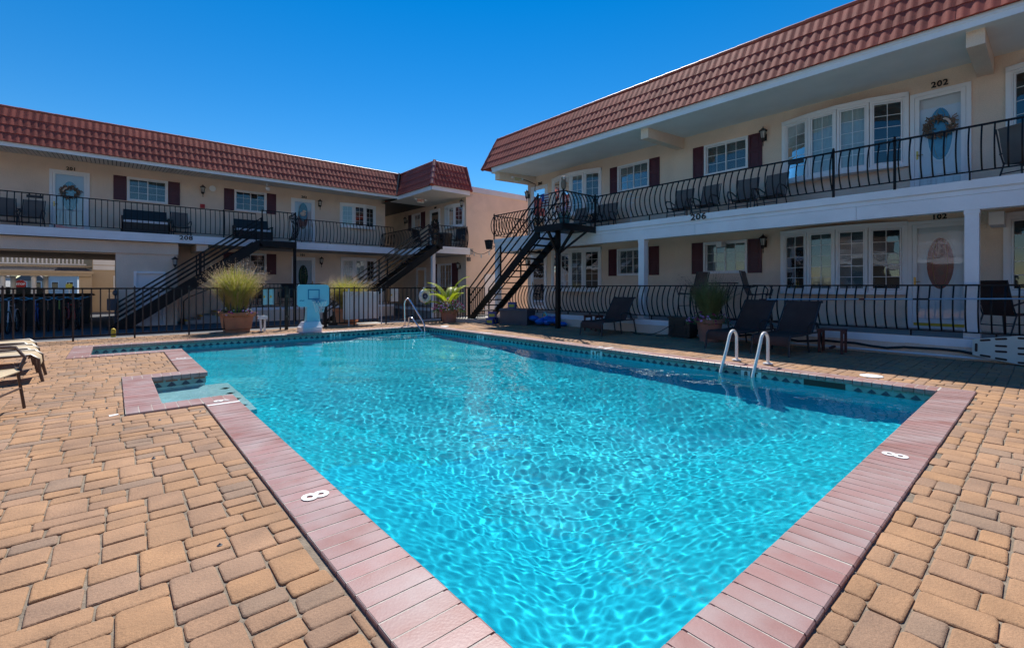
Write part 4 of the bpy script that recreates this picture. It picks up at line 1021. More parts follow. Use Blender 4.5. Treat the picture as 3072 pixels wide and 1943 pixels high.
def make_lounger(label, sl_, fr_, up=38):
    t = thing('chaise_lounge', label, 'lounge chair'); w = .30; z = .36
    m = sling(M(), [(-1.05, z - .16), (-1.04, z - .07), (-.99, z - .01), (-.9, z), (-.4, z - .015), (.1, z)], -w, w); obj('seat', m, sl_, t, smooth=True)
    c, s = math.cos(R(up)), math.sin(R(up)); L = .80
    pr = [(.1 + L * q * c, z + L * q * s) for q in (0, .25, .5, .75, .95)] + [(.1 + L * c + .05, z + L * s - .005), (.1 + L * c + .07, z + L * s - .04)]
    m = sling(M(), pr, -w, w); obj('backrest', m, sl_, t, smooth=True)
    for q in (-1, 1):
        x = (w + .018) * q
        obj('side_rail', M().tube([(x, -1.05, z - .2), (x, -1.04, z - .06), (x, -.97, z), (x, -.4, z - .015), (x, .1, z), (x, .62, z - .01)], .018, 6), fr_, t, smooth=True)
        obj('back_rail', M().tube([(x, .1, z)] + [(x, p[0], p[1]) for p in pr[1:]], .016, 6), fr_, t, smooth=True)
        obj('leg', M().tube([(x, -1.045, z - .18), (x * 1.03, -1.08, 0)], .018, 6), fr_, t); obj('leg', M().tube([(x, -.15, z - .01), (x * 1.03, -.1, .0)], .018, 6), fr_, t); obj('leg', M().tube([(x, .5, z), (x, .58, z - .02), (x * 1.03, .68, 0)], .018, 6), fr_, t)
        obj('armrest', M().tube([(x, -.14, z), (x * 1.08, -.16, z + .16), (x * 1.1, -.08, z + .2), (x * 1.1, .25, z + .19), (x * 1.06, .42, z + .08), (x, .5, z - .01)], .016, 6), fr_, t, smooth=True)
    obj('prop', M().tube([(-w, .45, z - .01), (-w * .9, .1 + .5 * c, z + .5 * s - .02), (w * .9, .1 + .5 * c, z + .5 * s - .02), (w, .45, z - .01)], .009, 6).tube([(-w, -.95, z - .04), (w, -.95, z - .04)], .012, 6), fr_, t)
    return t
def make_side_table(label, h=.45, w=.42, mat_='wood_red'):
    t = thing('side_table', label, 'table')
    n = 5
    for k_ in range(n): obj('slat', M().box(-w / 2 + w * k_ / n + .004, -w / 2 + w * (k_ + 1) / n - .004, -w / 2, w / 2, h - .02, h), mat_, t)
    for sx in (-1, 1):
        for sy in (-1, 1): obj('leg', M().box(sx * (w / 2 - .03) - .02, sx * (w / 2 - .03) + .02, sy * (w / 2 - .03) - .02, sy * (w / 2 - .03) + .02, 0, h - .02), mat_, t)
    obj('apron', M().box(-w / 2 + .03, w / 2 - .03, -w / 2 + .02, -w / 2 + .04, h - .08, h - .02).box(-w / 2 + .03, w / 2 - .03, w / 2 - .04, w / 2 - .02, h - .08, h - .02).box(-w / 2 + .02, w / 2 - .02, -.02, .02, .08, .12), mat_, t)
    return t
PX = R(-90)      # facing the pool from the right building
# --- loungers on the right deck, in the shade
lg = make_lounger('dark brown sling chaise lounge alone near the black landing post', 'sling_brown', 'frame_dark', 50); place(lg, (10.35, 7.80, 0), PX + R(6))
LG = 'chaise lounges on the right deck'; lg['group'] = LG
dup(lg, (10.25, 4.22, 0), PX - R(3), 'dark brown chaise lounge right beside the shaded terracotta grass pot', LG)
dup(lg, (10.18, 3.33, 0), PX - R(1), 'dark brown chaise lounge next to the red side table, behind the ladder', LG)
tb = make_side_table('small red wooden side table beside the chaise nearest the ladder'); place(tb, (10.45, 2.72, 0), R(4)); tb['group'] = 'red side tables'
dup(tb, (10.45, 8.55, 0), R(8), 'small red wooden side table behind the chaise near the landing post', 'red side tables')
# --- loungers at the left edge, in the sun; foot ends point to the pool
lt = make_lounger('tan sling chaise lounge with brown frame, nearest of three at the left edge', 'sling_tan', 'frame_brown', 25); place(lt, (-1.80, 9.0, 0), R(92))
LT = 'tan chaise lounges at the left edge'; lt['group'] = LT
dup(lt, (-1.92, 9.95, 0), R(91), 'tan sling chaise lounge, middle of three at the left edge', LT); dup(lt, (-2.05, 11.0, 0), R(90), 'tan sling chaise lounge, farthest of three at the left edge', LT)
c0 = make_chair('striped sling patio chair with purple brown frame cut off by the left edge', 'sling_tan', 'frame_brown'); place(c0, (-1.02, 6.72, 0), R(78))
# --- chairs on the upper right balcony
def at_px(px, x):
    u = (px - 1536) / 1389; dx, dy = SA + CA * u, CA - SA * u
    return x * dy / dx
cb = make_chair('taupe sling chair first beside the landing on the upper right balcony', 'sling_taupe'); CB = 'taupe chairs on the upper right balcony'; cb['group'] = CB
z0 = 3.088
pos = [(1730, 12.45), (1774, 12.45), (1816, 12.45), (2039, 12.3), (2114, 12.3), (2229, 12.3), (2311, 12.3)]
labs = ['taupe sling chair first beside the landing on the upper right balcony', 'taupe sling chair second from the landing on the upper right balcony', 'taupe sling chair third from the landing on the upper right balcony',
        'taupe balcony chair first of the four above the number 206', 'taupe balcony chair second of the four above the number 206', 'taupe balcony chair third of the four above the number 206', 'taupe balcony chair last of the four, by the upper bow window']
for i, ((px, x), lab) in enumerate(zip(pos, labs)):
    yy = at_px(px, x)
    if i == 0: place(cb, (x, yy, z0), PX + R(10))
    else: dup(cb, (x, yy, z0), PX + R([0, -12, 8, 5, -4, 3, -6][i]), lab, CB)
dup(cb, (12.3, .22, z0), PX + R(150), 'taupe balcony chair turned sideways at the right edge, upper floor', CB)
ch = make_chair('dark patio chair behind the lower railing at the right edge, beside the white column', 'sling_brown'); place(ch, (12.2, .48, .36), R(55))
# high table set on the lower patio, behind the shaded grass pot
hb = make_chair('tall brown bar chair right of the high table on the lower patio', 'sling_taupe', tall=.3); place(hb, (12.35, at_px(2275, 12.35), .36), R(10)); hb['group'] = 'bar chairs on the lower patio'
dup(hb, (12.35, at_px(2075, 12.35), .36), R(170), 'tall brown bar chair left of the high table, half behind the grass pot', 'bar chairs on the lower patio')
t = thing('high_table', 'dark iron high table behind the railing and grass pot', 'table', (12.3, at_px(2170, 12.3), .36)); p = BASE[t.name]
obj('table_top', M().lathe([(.36, .98), (.36, 1.01)], p, 20), 'frame_dark', t)
for k_ in range(4):
    a = R(45 + 90 * k_); obj('leg', M().tube([p + Vector((.3 * math.cos(a), .3 * math.sin(a), .98)), p + Vector((.08 * math.cos(a), .08 * math.sin(a), .5)), p + Vector((.3 * math.cos(a), .3 * math.sin(a), 0))], .012, 6), 'frame_dark', t)
# --- left building balcony
la = make_chair('taupe patio chair left of the door numbered 201', 'sling_taupe'); place(la, (-2.05, 21.9, 3.16), R(-6)); la['group'] = 'taupe chairs on the left balcony'
dup(la, (-2.62, 21.9, 3.16), R(12), 'taupe patio chair cut off by the left edge, upper left balcony', 'taupe chairs on the left balcony')
dup(la, (1.98, 21.9, 3.16), R(4), 'taupe patio chair right of the black bench, above the number 208', 'taupe chairs on the left balcony')
def bench(label, x0, x1, y, z, group):
    t = thing('balcony_bench', label, 'bench', ((x0 + x1) / 2, y, z), group)
    obj('backrest', M().hexa([(x0 + .05, y + .28, z + .45), (x1 - .05, y + .28, z + .45), (x1 - .05, y + .33, z + .45), (x0 + .05, y + .33, z + .45), (x0 + .05, y + .38, z + .95), (x1 - .05, y + .38, z + .95), (x1 - .05, y + .43, z + .95), (x0 + .05, y + .43, z + .95)]), 'black', t)
    obj('seat_cushion', M().box(x0 + .06, x1 - .06, y - .27, y + .28, z + .42, z + .50), 'cushion_white', t)
    obj('seat_box', M().box(x0, x1, y - .25, y + .3, z + .08, z + .415), 'black', t)
    for x in (x0 + .02, x1 - .02): obj('armrest', M().box(x - .03, x + .03, y - .27, y + .36, z + .6, z + .64).box(x - .02, x + .02, y - .25, y - .2, z, z + .6).box(x - .02, x + .02, y + .3, y + .35, z, z + .6), 'black', t)
bench('black bench with white cushion between door 201 and the chair', .22, 1.6, 21.75, 3.16, 'black cushioned benches'); bench('black bench with white cushion behind the left staircase landing', 3.75, 5.15, 21.85, 3.16, 'black cushioned benches')
# wing balcony: dark table and chairs
t = thing('cafe_table', 'dark covered cafe table on the wing balcony', 'table', (11.9, 18.75, 3.06)); p = BASE[t.name]
obj('table_top', M().lathe([(.40, .70), (.40, .73)], p, 20), 'frame_dark', t); obj('table_cover', M().lathe([(.40, .70), (.37, .4), (.36, .05)], p, 16, cap=False), 'black', t)
wc = make_chair('dark wicker chair left of the cafe table on the wing balcony', 'black'); place(wc, (11.35, 18.45, 3.06), R(70)); wc['group'] = 'dark chairs of the wing'
dup(wc, (12.35, 18.25, 3.06), R(-60), 'dark wicker chair right of the cafe table on the wing balcony', 'dark chairs of the wing')
dup(wc, (11.3, 19.9, 3.06), R(20), 'dark chair behind the wing staircase top', 'dark chairs of the wing')
pc = make_chair('dark patio chair seen through the fence beside the grass pot', 'black'); place(pc, (4.75, 21.8, .40), R(15)); pc['group'] = 'dark chairs on the left patio'
dup(pc, (5.75, 21.8, .40), R(-20), 'dark patio chair seen through the fence beside the gate', 'dark chairs on the left patio')
# ================================================================ pots and plants
def blades(n, h, spread, r0, seed, plumes=0, hmin=.6, wid=.006, arch=1.0):
    rr = random.Random(seed); m = M(); pm = M()
    for i in range(n):
        a = rr.uniform(0, 6.283); r_ = r0 * math.sqrt(rr.random()); hh = h * rr.uniform(hmin, 1.0); sp = spread * rr.random() ** .7
        d = Vector((math.cos(a + rr.gauss(0, .3)), math.sin(a + rr.gauss(0, .3)), 0)); b = Vector((r_ * math.cos(a), r_ * math.sin(a), 0))
        side = Vector((-d.y, d.x, 0)) * wid * rr.uniform(.6, 1.3); pts = []
        for q in range(5):
            t = q / 4; pts.append(b + d * (sp * t ** 1.7 * arch) + Vector((0, 0, hh * (t - .22 * arch * (sp / max(spread, .01)) * t ** 3))))
        i0 = len(m.v)
        for q, p in enumerate(pts):
            w_ = (1, 1, .8, .5, .08)[q]; m.v += [tuple(p - side * w_), tuple(p + side * w_)]
        for q in range(4): m.f.append((i0 + 2 * q, i0 + 2 * q + 1, i0 + 2 * q + 3, i0 + 2 * q + 2)); m.mi.append(0)
        if i < plumes:
            p0, p1 = pts[3], pts[4]; tip = p1 + (p1 - p0).normalized() * rr.uniform(.10, .2)
            for _ in range(14):
                t = rr.uniform(.2, 1); c = p0.lerp(tip, t) ; dd = ((tip - p0).normalized() * .7 + Vector((rr.gauss(0, .5), rr.gauss(0, .5), rr.gauss(0, .5)))).normalized() * rr.uniform(.02, .045) * (1.3 - t * .6)
                s2 = dd.cross(Vector((rr.gauss(0, 1), rr.gauss(0, 1), rr.gauss(0, 1)))).normalized() * .003
                pm.face([c - s2, c + s2, c + dd])
    return m, pm
def flowers(n, rx, z0, zh, cols, seed, nl=260):
    rr = random.Random(seed); lf = M(); fl = {c: M() for c in cols}
    for _ in range(nl):
        a = rr.uniform(0, 6.283); r_ = rx * math.sqrt(rr.random()) ; c = Vector((r_ * math.cos(a), r_ * math.sin(a), z0 + zh * (1 - (r_ / rx) ** 2) * rr.random() - (.12 * rr.random() if r_ > rx * .8 else 0)))
        d = Vector((rr.gauss(0, 1), rr.gauss(0, 1), rr.uniform(-.2, 1))).normalized() * rr.uniform(.025, .05); s2 = d.cross(Vector((rr.gauss(0, 1), rr.gauss(0, 1), rr.gauss(0, 1)))).normalized() * .016
        lf.face([c, c + d * .5 + s2, c + d, c + d * .5 - s2])
    for _ in range(n):
        a = rr.uniform(0, 6.283); r_ = rx * (rr.random() ** .5); c = Vector((r_ * 1.04 * math.cos(a), r_ * 1.04 * math.sin(a), z0 + zh * (1 - (r_ / rx) ** 2) + rr.uniform(-.05, .04)))
        nn = Vector((math.cos(a) * .7 + rr.gauss(0, .3), math.sin(a) * .7 + rr.gauss(0, .3) - .3, .6)).normalized(); u_ = nn.orthogonal().normalized(); v_ = nn.cross(u_); sz = rr.uniform(.022, .036); col = rr.choice(cols)
        pts = [c + (u_ * math.cos(k_ * 1.2566 / 2) + v_ * math.sin(k_ * 1.2566 / 2)) * sz * (1 if k_ % 2 == 0 else .72) + nn * .006 for k_ in range(10)]
        for k_ in range(10): fl[col].face([c, pts[k_], pts[(k_ + 1) % 10]])
    return lf, fl
def potted(label, loc, pot, gh, spread, r0, n, plumes, mats, fl=None, seed=1, square=False, extra=None):
    t = thing('potted_grass', label, 'plant pot')
    prof, top = pot
    m = M(); m.lathe(prof, (0, 0, 0), 4 if square else 28, cap=False)
    if square: m.v = [tuple(Matrix.Rotation(R(45), 3, 'Z') @ Vector(v_)) for v_ in m.v]
    n0 = 4 if square else 28; m.f.append(tuple(range(n0))); m.mi.append(0)
    obj('pot', m, mats[3], t, smooth=not square)
    obj('soil', M().lathe([(prof[-1][0] * .96, top - .06), (prof[-1][0] * .96, top - .04)], (0, 0, 0), n0) if not square else M().box(-r0 * 1.2, r0 * 1.2, -r0 * 1.2, r0 * 1.2, top - .07, top - .04), 'soil', t)
    gm, pm = blades(n, gh, spread, r0, seed, plumes); gm.v = [(x, y, z + top - .05) for x, y, z in gm.v]; pm.v = [(x, y, z + top - .05) for x, y, z in pm.v]
    obj('foliage', gm, mats[0], t, recalc=False)
    g2, _ = blades(n // 2, gh * .8, spread * 1.05, r0, seed + 50); g2.v = [(x, y, z + top - .05) for x, y, z in g2.v]; obj('dry_foliage', g2, mats[1], t, recalc=False)
    if plumes: obj('plume', pm, mats[2], t, recalc=False)
    if fl:
        lf, fm = flowers(*fl); obj('leaves', lf, 'leaf', t, recalc=False)
        for c, m_ in fm.items():
            if m_.f: obj('flower', m_, c, t, recalc=False)
    place(t, loc); return t
SQ = ([(.40, 0), (.40, .07), (.44, .09), (.50, .42), (.56, .46), (.585, .53), (.57, .55), (.53, .55), (.52, .50)], .55)
G = ('grass', 'grass_dry', 'plume', 'terracotta')
potted('square terracotta pot of tall backlit ornamental grass, left of the hoop', (2.63, 14.95, 0), SQ, 1.45, .62, .24, 1700, 520, G, (70, .50, .53, .20, ('petal_pink', 'petal_white', 'petal_lilac'), 8, 420), 3, True)
potted('terracotta pot of ornamental grass half hidden by the white panel', (5.95, 15.38, 0), ([(.30, 0), (.30, .06), (.34, .08), (.40, .42), (.45, .46), (.47, .53), (.44, .55)], .55), 1.18, .76, .2, 1500, 420, G, None, 9)
RD = ([(.215, 0), (.22, .05), (.27, .40), (.275, .42), (.32, .43), (.335, .52), (.325, .53), (.30, .53), (.295, .48)], .53)
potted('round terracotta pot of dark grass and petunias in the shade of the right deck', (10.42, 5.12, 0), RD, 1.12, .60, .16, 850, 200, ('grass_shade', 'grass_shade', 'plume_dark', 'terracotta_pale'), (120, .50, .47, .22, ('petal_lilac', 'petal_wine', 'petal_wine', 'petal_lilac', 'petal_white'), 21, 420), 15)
# potted palm
t = thing('potted_palm', 'potted palm with yellow green fronds and pink and white flowers', 'plant pot')
m = M().lathe([(.235, 0), (.24, .04), (.30, .34), (.335, .36), (.345, .44), (.33, .45), (.31, .45), (.30, .40)], (0, 0, 0), 28, cap=False); m.f.append(tuple(range(28))); m.mi.append(0); obj('pot', m, 'terracotta_pale', t, smooth=True)
obj('soil', M().lathe([(.30, .38), (.30, .40)], (0, 0, 0), 20), 'soil', t)
rr = random.Random(2); fm = M(); st = M()
for (az, el, L) in ((R(0), R(84), 1.5), (R(150), R(76), 1.35), (R(165), R(64), 1.25), (R(190), R(40), .95), (R(70), R(72), 1.2), (R(-60), R(66), 1.0), (R(20), R(74), 1.25), (R(215), R(58), 1.1)):
    d = Vector((math.cos(az), math.sin(az), 0)); pts = []
    for q in range(13):
        s_ = q / 12; e = el - s_ * s_ * 1.15
        pts.append(Vector((0, 0, .42)) if q == 0 else pts[-1] + (d * math.cos(e) + Vector((0, 0, math.sin(e)))) * (L / 12))
    st.tube(pts, [.014 * (1 - q / 14) for q in range(13)], 5)
    side = Vector((-d.y, d.x, 0))
    for q in range(34):
        s_ = .22 + .78 * q / 33; i = min(11, int(s_ * 12)); p = pts[i].lerp(pts[i + 1], s_ * 12 - i); tg = (pts[i + 1] - pts[i]).normalized()
        ll = .36 * math.sin(math.pi * (.18 + .75 * s_)) * rr.uniform(.85, 1.1)
        for sd in (-1, 1):
            dd = (side * sd * .8 + tg * .75 + Vector((0, 0, .18))).normalized(); w_ = tg.cross(dd).cross(dd).normalized() * .019; mid = p + dd * ll * .5; tip = p + dd * ll + Vector((0, 0, -.22 * ll))
            i0 = len(fm.v); fm.v += [tuple(p), tuple(mid + w_), tuple(tip), tuple(mid - w_)]; fm.f += [(i0, i0 + 1, i0 + 2, i0 + 3)]; fm.mi.append(0)
obj('frond', fm, 'palm', t, recalc=False); obj('stem', st, 'palm', t)
lf, fl = flowers(330, .60, .44, .40, ('petal_white', 'petal_white', 'petal_pink', 'petal_pink', 'petal_lilac'), 31, 1700); obj('leaves', lf, 'leaf', t, recalc=False)
for c, m_ in fl.items(): obj('flower', m_, c, t, recalc=False)
place(t, (9.12, 14.05, 0), R(-25))
# ================================================================ poolside things
# basketball hoop
t = thing('pool_basketball_hoop', 'aqua poolside basketball hoop with white base at the far pool edge', 'basketball hoop', (4.22, 13.55, 0))
def rrect(u0, u1, z0, z1, r, n=5):
    out = []
    for (cx, cz, a) in ((u1 - r, z1 - r, 0), (u0 + r, z1 - r, 90), (u0 + r, z0 + r, 180), (u1 - r, z0 + r, 270)):
        out += [(cx + r * math.cos(R(a + 90 * k_ / n)), cz + r * math.sin(R(a + 90 * k_ / n))) for k_ in range(n + 1)]
    return out
FB = Frame((0, 13.55), (1, 0), (0, -1))
bb = obj('backboard', M().vprism(rrect(3.84, 4.70, .70, 1.32, .09), FB, -.02, .035), 'aqua', t)
m = M(); ring(m, FB, 4.115, 4.435, .90, 1.19, .03, .034, .042); obj('target_square', m, 'aqua_dark', bb)
text('backboard_mark', '~', .12, 'aqua_dark', bb, (3.96, 13.513, .88), (1, 0, 0), (0, 0, 1), depth=.004, bold=.006, stretch=1.6)
c = Vector((4.36, 13.55 - .27, .875))
obj('rim', M().tube([c + Vector((.19 * math.cos(R(15 * k_)), .19 * math.sin(R(15 * k_)), 0)) for k_ in range(24)], .012, 6, closed=True).box(4.3, 4.42, 13.4, 13.52, .80, .88), 'aqua_dark', t)
m = M()
for k_ in range(12):
    a = R(30 * k_)
    for s_ in (1, -1):
        pts = [c + Vector((rr_ * math.cos(a + s_ * q * .26), rr_ * math.sin(a + s_ * q * .26), -zz)) for q, (rr_, zz) in enumerate(((.19, 0), (.165, .09), (.135, .18), (.115, .26), (.105, .33)))]
        m.tube(pts, .004, 4)
obj('net', m, 'net', t)
m = M(); m.hexa([FB.p(*q) for q in ((4.06, -.12, .18), (4.44, -.12, .18), (4.44, .10, .18), (4.06, .10, .18), (4.10, -.1, .72), (4.41, -.1, .72), (4.41, .03, .72), (4.10, .03, .72))]); obj('column', m, 'aqua', t)
m = M()
poly = [(4.22 + sx * a_, 13.55 + b_) for sx, a_, b_ in ((-1, .30, -.26), (1, .20, -.26), (1, .27, -.1), (1, .27, .26), (-1, .30, .28), (-1, .33, 0))]
m.prism(poly, .0, .14); m.hexa([(x, y, .14) for x, y in ((3.93, 13.32), (4.45, 13.32), (4.47, 13.8), (3.93, 13.8))] + [(x, y, .28) for x, y in ((4.0, 13.42), (4.42, 13.42), (4.42, 13.75), (4.0, 13.75))]); obj('base', m, 'plastic_white', t)
# ladder
t = thing('pool_ladder', 'white pool ladder with two arched grab rails on the right pool edge', 'ladder', (7.8, 3.2, 0))
for yy in (3.46, 2.965):
    pts = [(8.0, yy, 0), (8.0, yy, .38)] + [tuple(p) for p in arc((7.86, yy, .38), .14, 0, R(150), 8, (1, 0, 0), (0, 0, 1))] + [(7.62, yy, .22), (7.42, yy, -.10), (7.38, yy, -.22), (7.38, yy, -1.3)]
    obj('grab_rail', M().tube(pts, .024, 12), 'rail_white', t, smooth=True); obj('flange', M().lathe([(.075, 0), (.07, .018), (.03, .024)], (8.0, yy, .012), 18), 'rail_white', t, smooth=True)
for z in (-.17, -.48, -.8, -1.1): obj('tread', M().box(7.34, 7.42, 2.96, 3.46, z - .03, z), 'rail_white', t)
# stainless handrail at the far steps
t = thing('pool_handrail', 'bent stainless steel handrail at the far right pool steps', 'handrail', (7.1, 13.4, 0))
obj('rail', M().tube([(7.08, 13.48, 0), (7.03, 13.42, .72), (7.04, 13.38, .83), (7.07, 13.31, .885), (7.10, 13.24, .86), (7.33, 12.80, .20), (7.36, 12.74, .06), (7.37, 12.71, -.3), (7.37, 12.7, -.7)], .026, 10), 'steel', t, smooth=True)
obj('rail', M().tube([(7.19, 13.42, 0), (7.17, 13.40, .28), (7.18, 13.3, .29), (7.20, 13.2, .25), (7.31, 12.80, -.12), (7.34, 12.72, -.4)], .022, 10), 'steel', t, smooth=True)
obj('flange', M().lathe([(.06, 0), (.055, .015)], (7.08, 13.48, .0), 14).lathe([(.06, 0), (.055, .016)], (7.19, 13.42, .0), 14), 'steel', t)
for (lab, x, yy) in (('white round skimmer lid on the sunlit right deck near the corner', 8.05, 1.63), ('white round skimmer lid beside the far handrail', 7.95, 12.5)):
    o = obj('skimmer_lid', M().lathe([(.135, 0), (.135, .008), (.125, .012), (.02, .013), (.018, .009)], (x, yy, .001), 26), 'plastic_white', base=(x, yy, 0)); tag(o, lab, 'lid', 'skimmer lids')
# spine board leaning on the curb
t = thing('spine_board', 'pale plastic spine board with hand slots leaning at the right edge', 'rescue board', (10.95, .2, 0))
fr = Frame((10.93, .845), (0, -1), (-1, 0))
outl = [(0, .115), (0, .375), (.08, .395), (.52, .475), (1.4, .475), (1.8, .40), (1.8, .10), (1.4, .02), (.52, .02), (.10, .095)]
def slot(u, z, L, tilt=0, vert=False):
    w_ = .018; pts = []
    for k_ in range(12):
        a = R(30 * k_ ); q = (L / 2 - w_) * (1 if math.cos(a) > 0 else -1) + w_ * math.cos(a), w_ * math.sin(a)
        if vert: q = (q[1], q[0])
        ct, s_ = math.cos(tilt), math.sin(tilt); pts.append((u + q[0] * ct - q[1] * s_, z + q[0] * s_ + q[1] * ct))
    return pts
bo = obj('board', M().vprism(outl, fr, -.02, .025), 'spine', t)
m = M()
for (u, z, L, tl, vt) in ((.045, .245, .14, 0, True), (.15, .375, .13, .14, False), (.15, .115, .13, -.14, False), (.33, .41, .14, .12, False), (.33, .295, .14, 0, False), (.33, .205, .14, 0, False), (.33, .085, .14, -.12, False), (.58, .44, .14, 0, False), (.58, .28, .14, 0, False), (.58, .19, .14, 0, False), (.58, .05, .14, 0, False)):
    m.vprism(slot(u, z, L, tl, vt), fr, .0, .0275)
obj('hand_slot', m, 'black', bo)
# pole on the railing, pipe and hose along the curb
t = thing('pool_pole', 'long telescopic pool pole resting along the lower railing', 'pole', (11.0, 2.2, .98))
obj('tube', M().tube([(11.0, 4.1, .975), (11.0, -1.5, 1.105)], .013, 8), 'alu', t); obj('grip', M().tube([(11.0, 4.26, .972), (11.0, 4.1, .975)], .014, 8).tube([(11.0, 2.42, 1.014), (11.0, 2.33, 1.016)], .017, 8), 'wood_red', t); obj('joint', M().tube([(11.0, 1.62, 1.032), (11.0, 1.40, 1.037)], .0165, 8), 'black', t)
t = thing('ground_pipe', 'white pipe lying on the pavers along the right curb', 'pipe', (11.0, 2.5, 0)); obj('tube', M().tube([(11.0, 6.0, .05), (11.0, -2, .05)], .02, 8), 'pvc', t); obj('coupling', M().tube([(11.0, 3.06, .05), (11.0, 2.95, .05)], .026, 8), 'pvc', t)
o = obj('black_hose', M().tube([(11.03, 6.0 - .25 * k_, .14 + .025 * math.sin(k_ * 1.1) + .012 * math.sin(k_ * 2.3)) for k_ in range(30)], .022, 8), 'cable', base=(11.03, 3, .1), smooth=True); tag(o, 'sagging black hose strapped along the right curb', 'hose')
t = thing('equipment_box', 'black slatted equipment box with loose cables against the curb', 'equipment box', (10.85, 5.95, 0))
obj('case', M().box(10.62, 11.02, 5.72, 6.28, .02, .46).box(10.6, 11.04, 5.70, 6.30, .46, .49), 'black', t); obj('grille', M().box(10.608, 10.62, 5.84, 6.18, .30, .42).box(10.61, 10.62, 5.8, 6.2, .1, .25), 'cable', t)
obj('cable', M().tube([(10.62, 6.2, .3), (10.5, 6.45, .12), (10.45, 6.7, .02), (10.55, 7.2, .015), (10.9, 7.6, .02)], .01, 6).tube([(10.62, 6.1, .35), (10.45, 6.2, .05), (10.4, 6.5, .012)], .01, 6), 'cable', t, smooth=True)
# storage box, buckets, inflatables
t = thing('storage_box', 'dark grey patio storage box near the right staircase foot', 'storage box')
obj('body', M().hexa([(-.49, -.31, 0), (.49, -.31, 0), (.49, .31, 0), (-.49, .31, 0), (-.51, -.33, .46), (.51, -.33, .46), (.51, .33, .46), (-.51, .33, .46)]), 'box_grey', t); obj('lid', M().hexa([(-.53, -.35, .465), (.53, -.35, .465), (.53, .35, .465), (-.53, .35, .465), (-.51, -.33, .53), (.51, -.33, .53), (.51, .33, .53), (-.51, .33, .53)]), 'box_grey', t); obj('base_trim', M().box(-.505, .505, -.325, .325, 0, .06), 'box_grey', t)
place(t, (10.36, 11.75, 0), R(-67.5))
BK = 'blue chlorine tubs by the storage box'
def tub(lab, p, rz):
    t = thing('chlorine_tub', lab, 'tub', (0, 0, 0), BK)
    obj('body', M().box(-.13, .13, -.09, .09, 0, .17), 'blue_plastic', t); obj('lid', M().box(-.135, .135, -.095, .095, .172, .20), 'blue_plastic', t); obj('label_sticker', M().box(-.10, .10, -.093, -.0905, .03, .13), 'yellow_label', t); place(t, p, rz)
tub('blue tub with yellow label on the ground left of the storage box', (9.72, 12.42, 0), R(-60)); tub('blue tub with yellow label stacked against the storage box corner', (9.98, 12.55, 0), R(-60)); tub('blue tub with yellow label on top of the other two', (9.88, 12.5, .205), R(-55)); tub('blue tub standing on the storage box lid', (10.35, 12.0, .535), R(-60))
t = thing('inflatable_float', 'deflated blue inflatable with rainbow ring heaped beside the storage box', 'inflatable', (10.75, 10.75, 0))
rr = random.Random(6); m = M()
for _ in range(16): m.blob((10.72 + rr.gauss(0, .14), 10.72 + rr.gauss(0, .22), rr.uniform(.07, .24)), (rr.uniform(.12, .22), rr.uniform(.12, .24), rr.uniform(.06, .12)), seg=10, rings=6)
obj('heap', m, 'float_blue', t, smooth=True)
for r_, mm_ in ((.20, 'float_pale'), (.15, 'float_yellow'), (.10, 'float_purple')):
    obj('ring', M().tube([Vector((10.70, 10.78, .26)) + Vector((.1 * math.cos(R(20 * k_)), r_ * math.cos(R(20 * k_)), r_ * .8 * math.sin(R(20 * k_)))) for k_ in range(18)], .03, 8, closed=True), mm_, t, smooth=True)
# white panel, life ring, notice boards on the fence, deck outlet, bollard
t = thing('white_panel', 'white ribbed panel standing behind the fence, in front of the grass pot', 'panel', (6.2, 14.85, .2))
obj('sheet', M().vprism(rrect(5.6, 6.66, .2, 1.11, .06), Frame((0, 14.82), (1, 0), (0, -1)), -.02, .02), 'plastic_white', t); obj('sheet_edge', M().box(6.67, 6.80, 14.80, 14.84, .2, 1.10), 'plastic_white', t); obj('support', M().tube([(6.83, 14.66, -.0), (6.83, 14.66, 1.2)], .02, 8).tube([(5.72, 14.66, .0), (5.72, 14.66, 1.2)], .018, 8), 'pvc', t)
t = thing('life_ring', 'white ring buoy with rope hung on the pool fence', 'life ring', (8.46, 14.64, .92))
cc = Vector((8.46, 14.60, .92)); obj('ring', M().tube([cc + Vector((.18 * math.cos(R(15 * k_)), .02 * math.sin(R(15 * k_)), .19 * math.sin(R(15 * k_)))) for k_ in range(24)], .068, 10, closed=True), 'ring_white', t, smooth=True)
m = M(); rr = random.Random(3)
for _ in range(8): m.tube([cc + Vector((rr.uniform(.05, .1) * math.cos(R(30 * k_)), -.02 + rr.gauss(0, .01), rr.uniform(.05, .1) * math.sin(R(30 * k_)))) for k_ in range(12)], .012, 5, closed=True)
obj('rope', m, 'navy', t); obj('hanger', M().box(8.42, 8.5, 14.64, 14.69, 1.06, 1.25), 'pvc', t)
NB = 'pale notice boards on the fence'
for lab, x0, x1, yy in (('pair of pale notice boards on the fence left of the gate, left sheet', 3.25, 3.38, 14.74), ('pair of pale notice boards on the fence left of the gate, right sheet', 3.42, 3.55, 14.74), ('grey notice board behind the fence left of the life ring', 7.42, 7.75, 15.2)):
    o = obj('notice_board', M().box(x0, x1, yy, yy + .015, .74, 1.19), 'aqua' if x1 < 4 else 'sign_white', base=(x0, yy, .74)); tag(o, lab, 'notice board', NB); 
    o2 = obj('latch', M().box(x0 + .02, x0 + .06, yy - .012, yy, .94, 1.0), 'yellow', o)
t = thing('deck_outlet', 'small white outdoor outlet box on two stubby pipes', 'outlet box', (3.21, 14.58, 0)); obj('pipe', M().tube([(3.17, 14.56, 0), (3.15, 14.56, .34)], .028, 8).tube([(3.27, 14.62, 0), (3.28, 14.62, .34)], .028, 8), 'pvc', t); obj('box', M().box(3.08, 3.33, 14.52, 14.64, .34, .44), 'pvc', t)
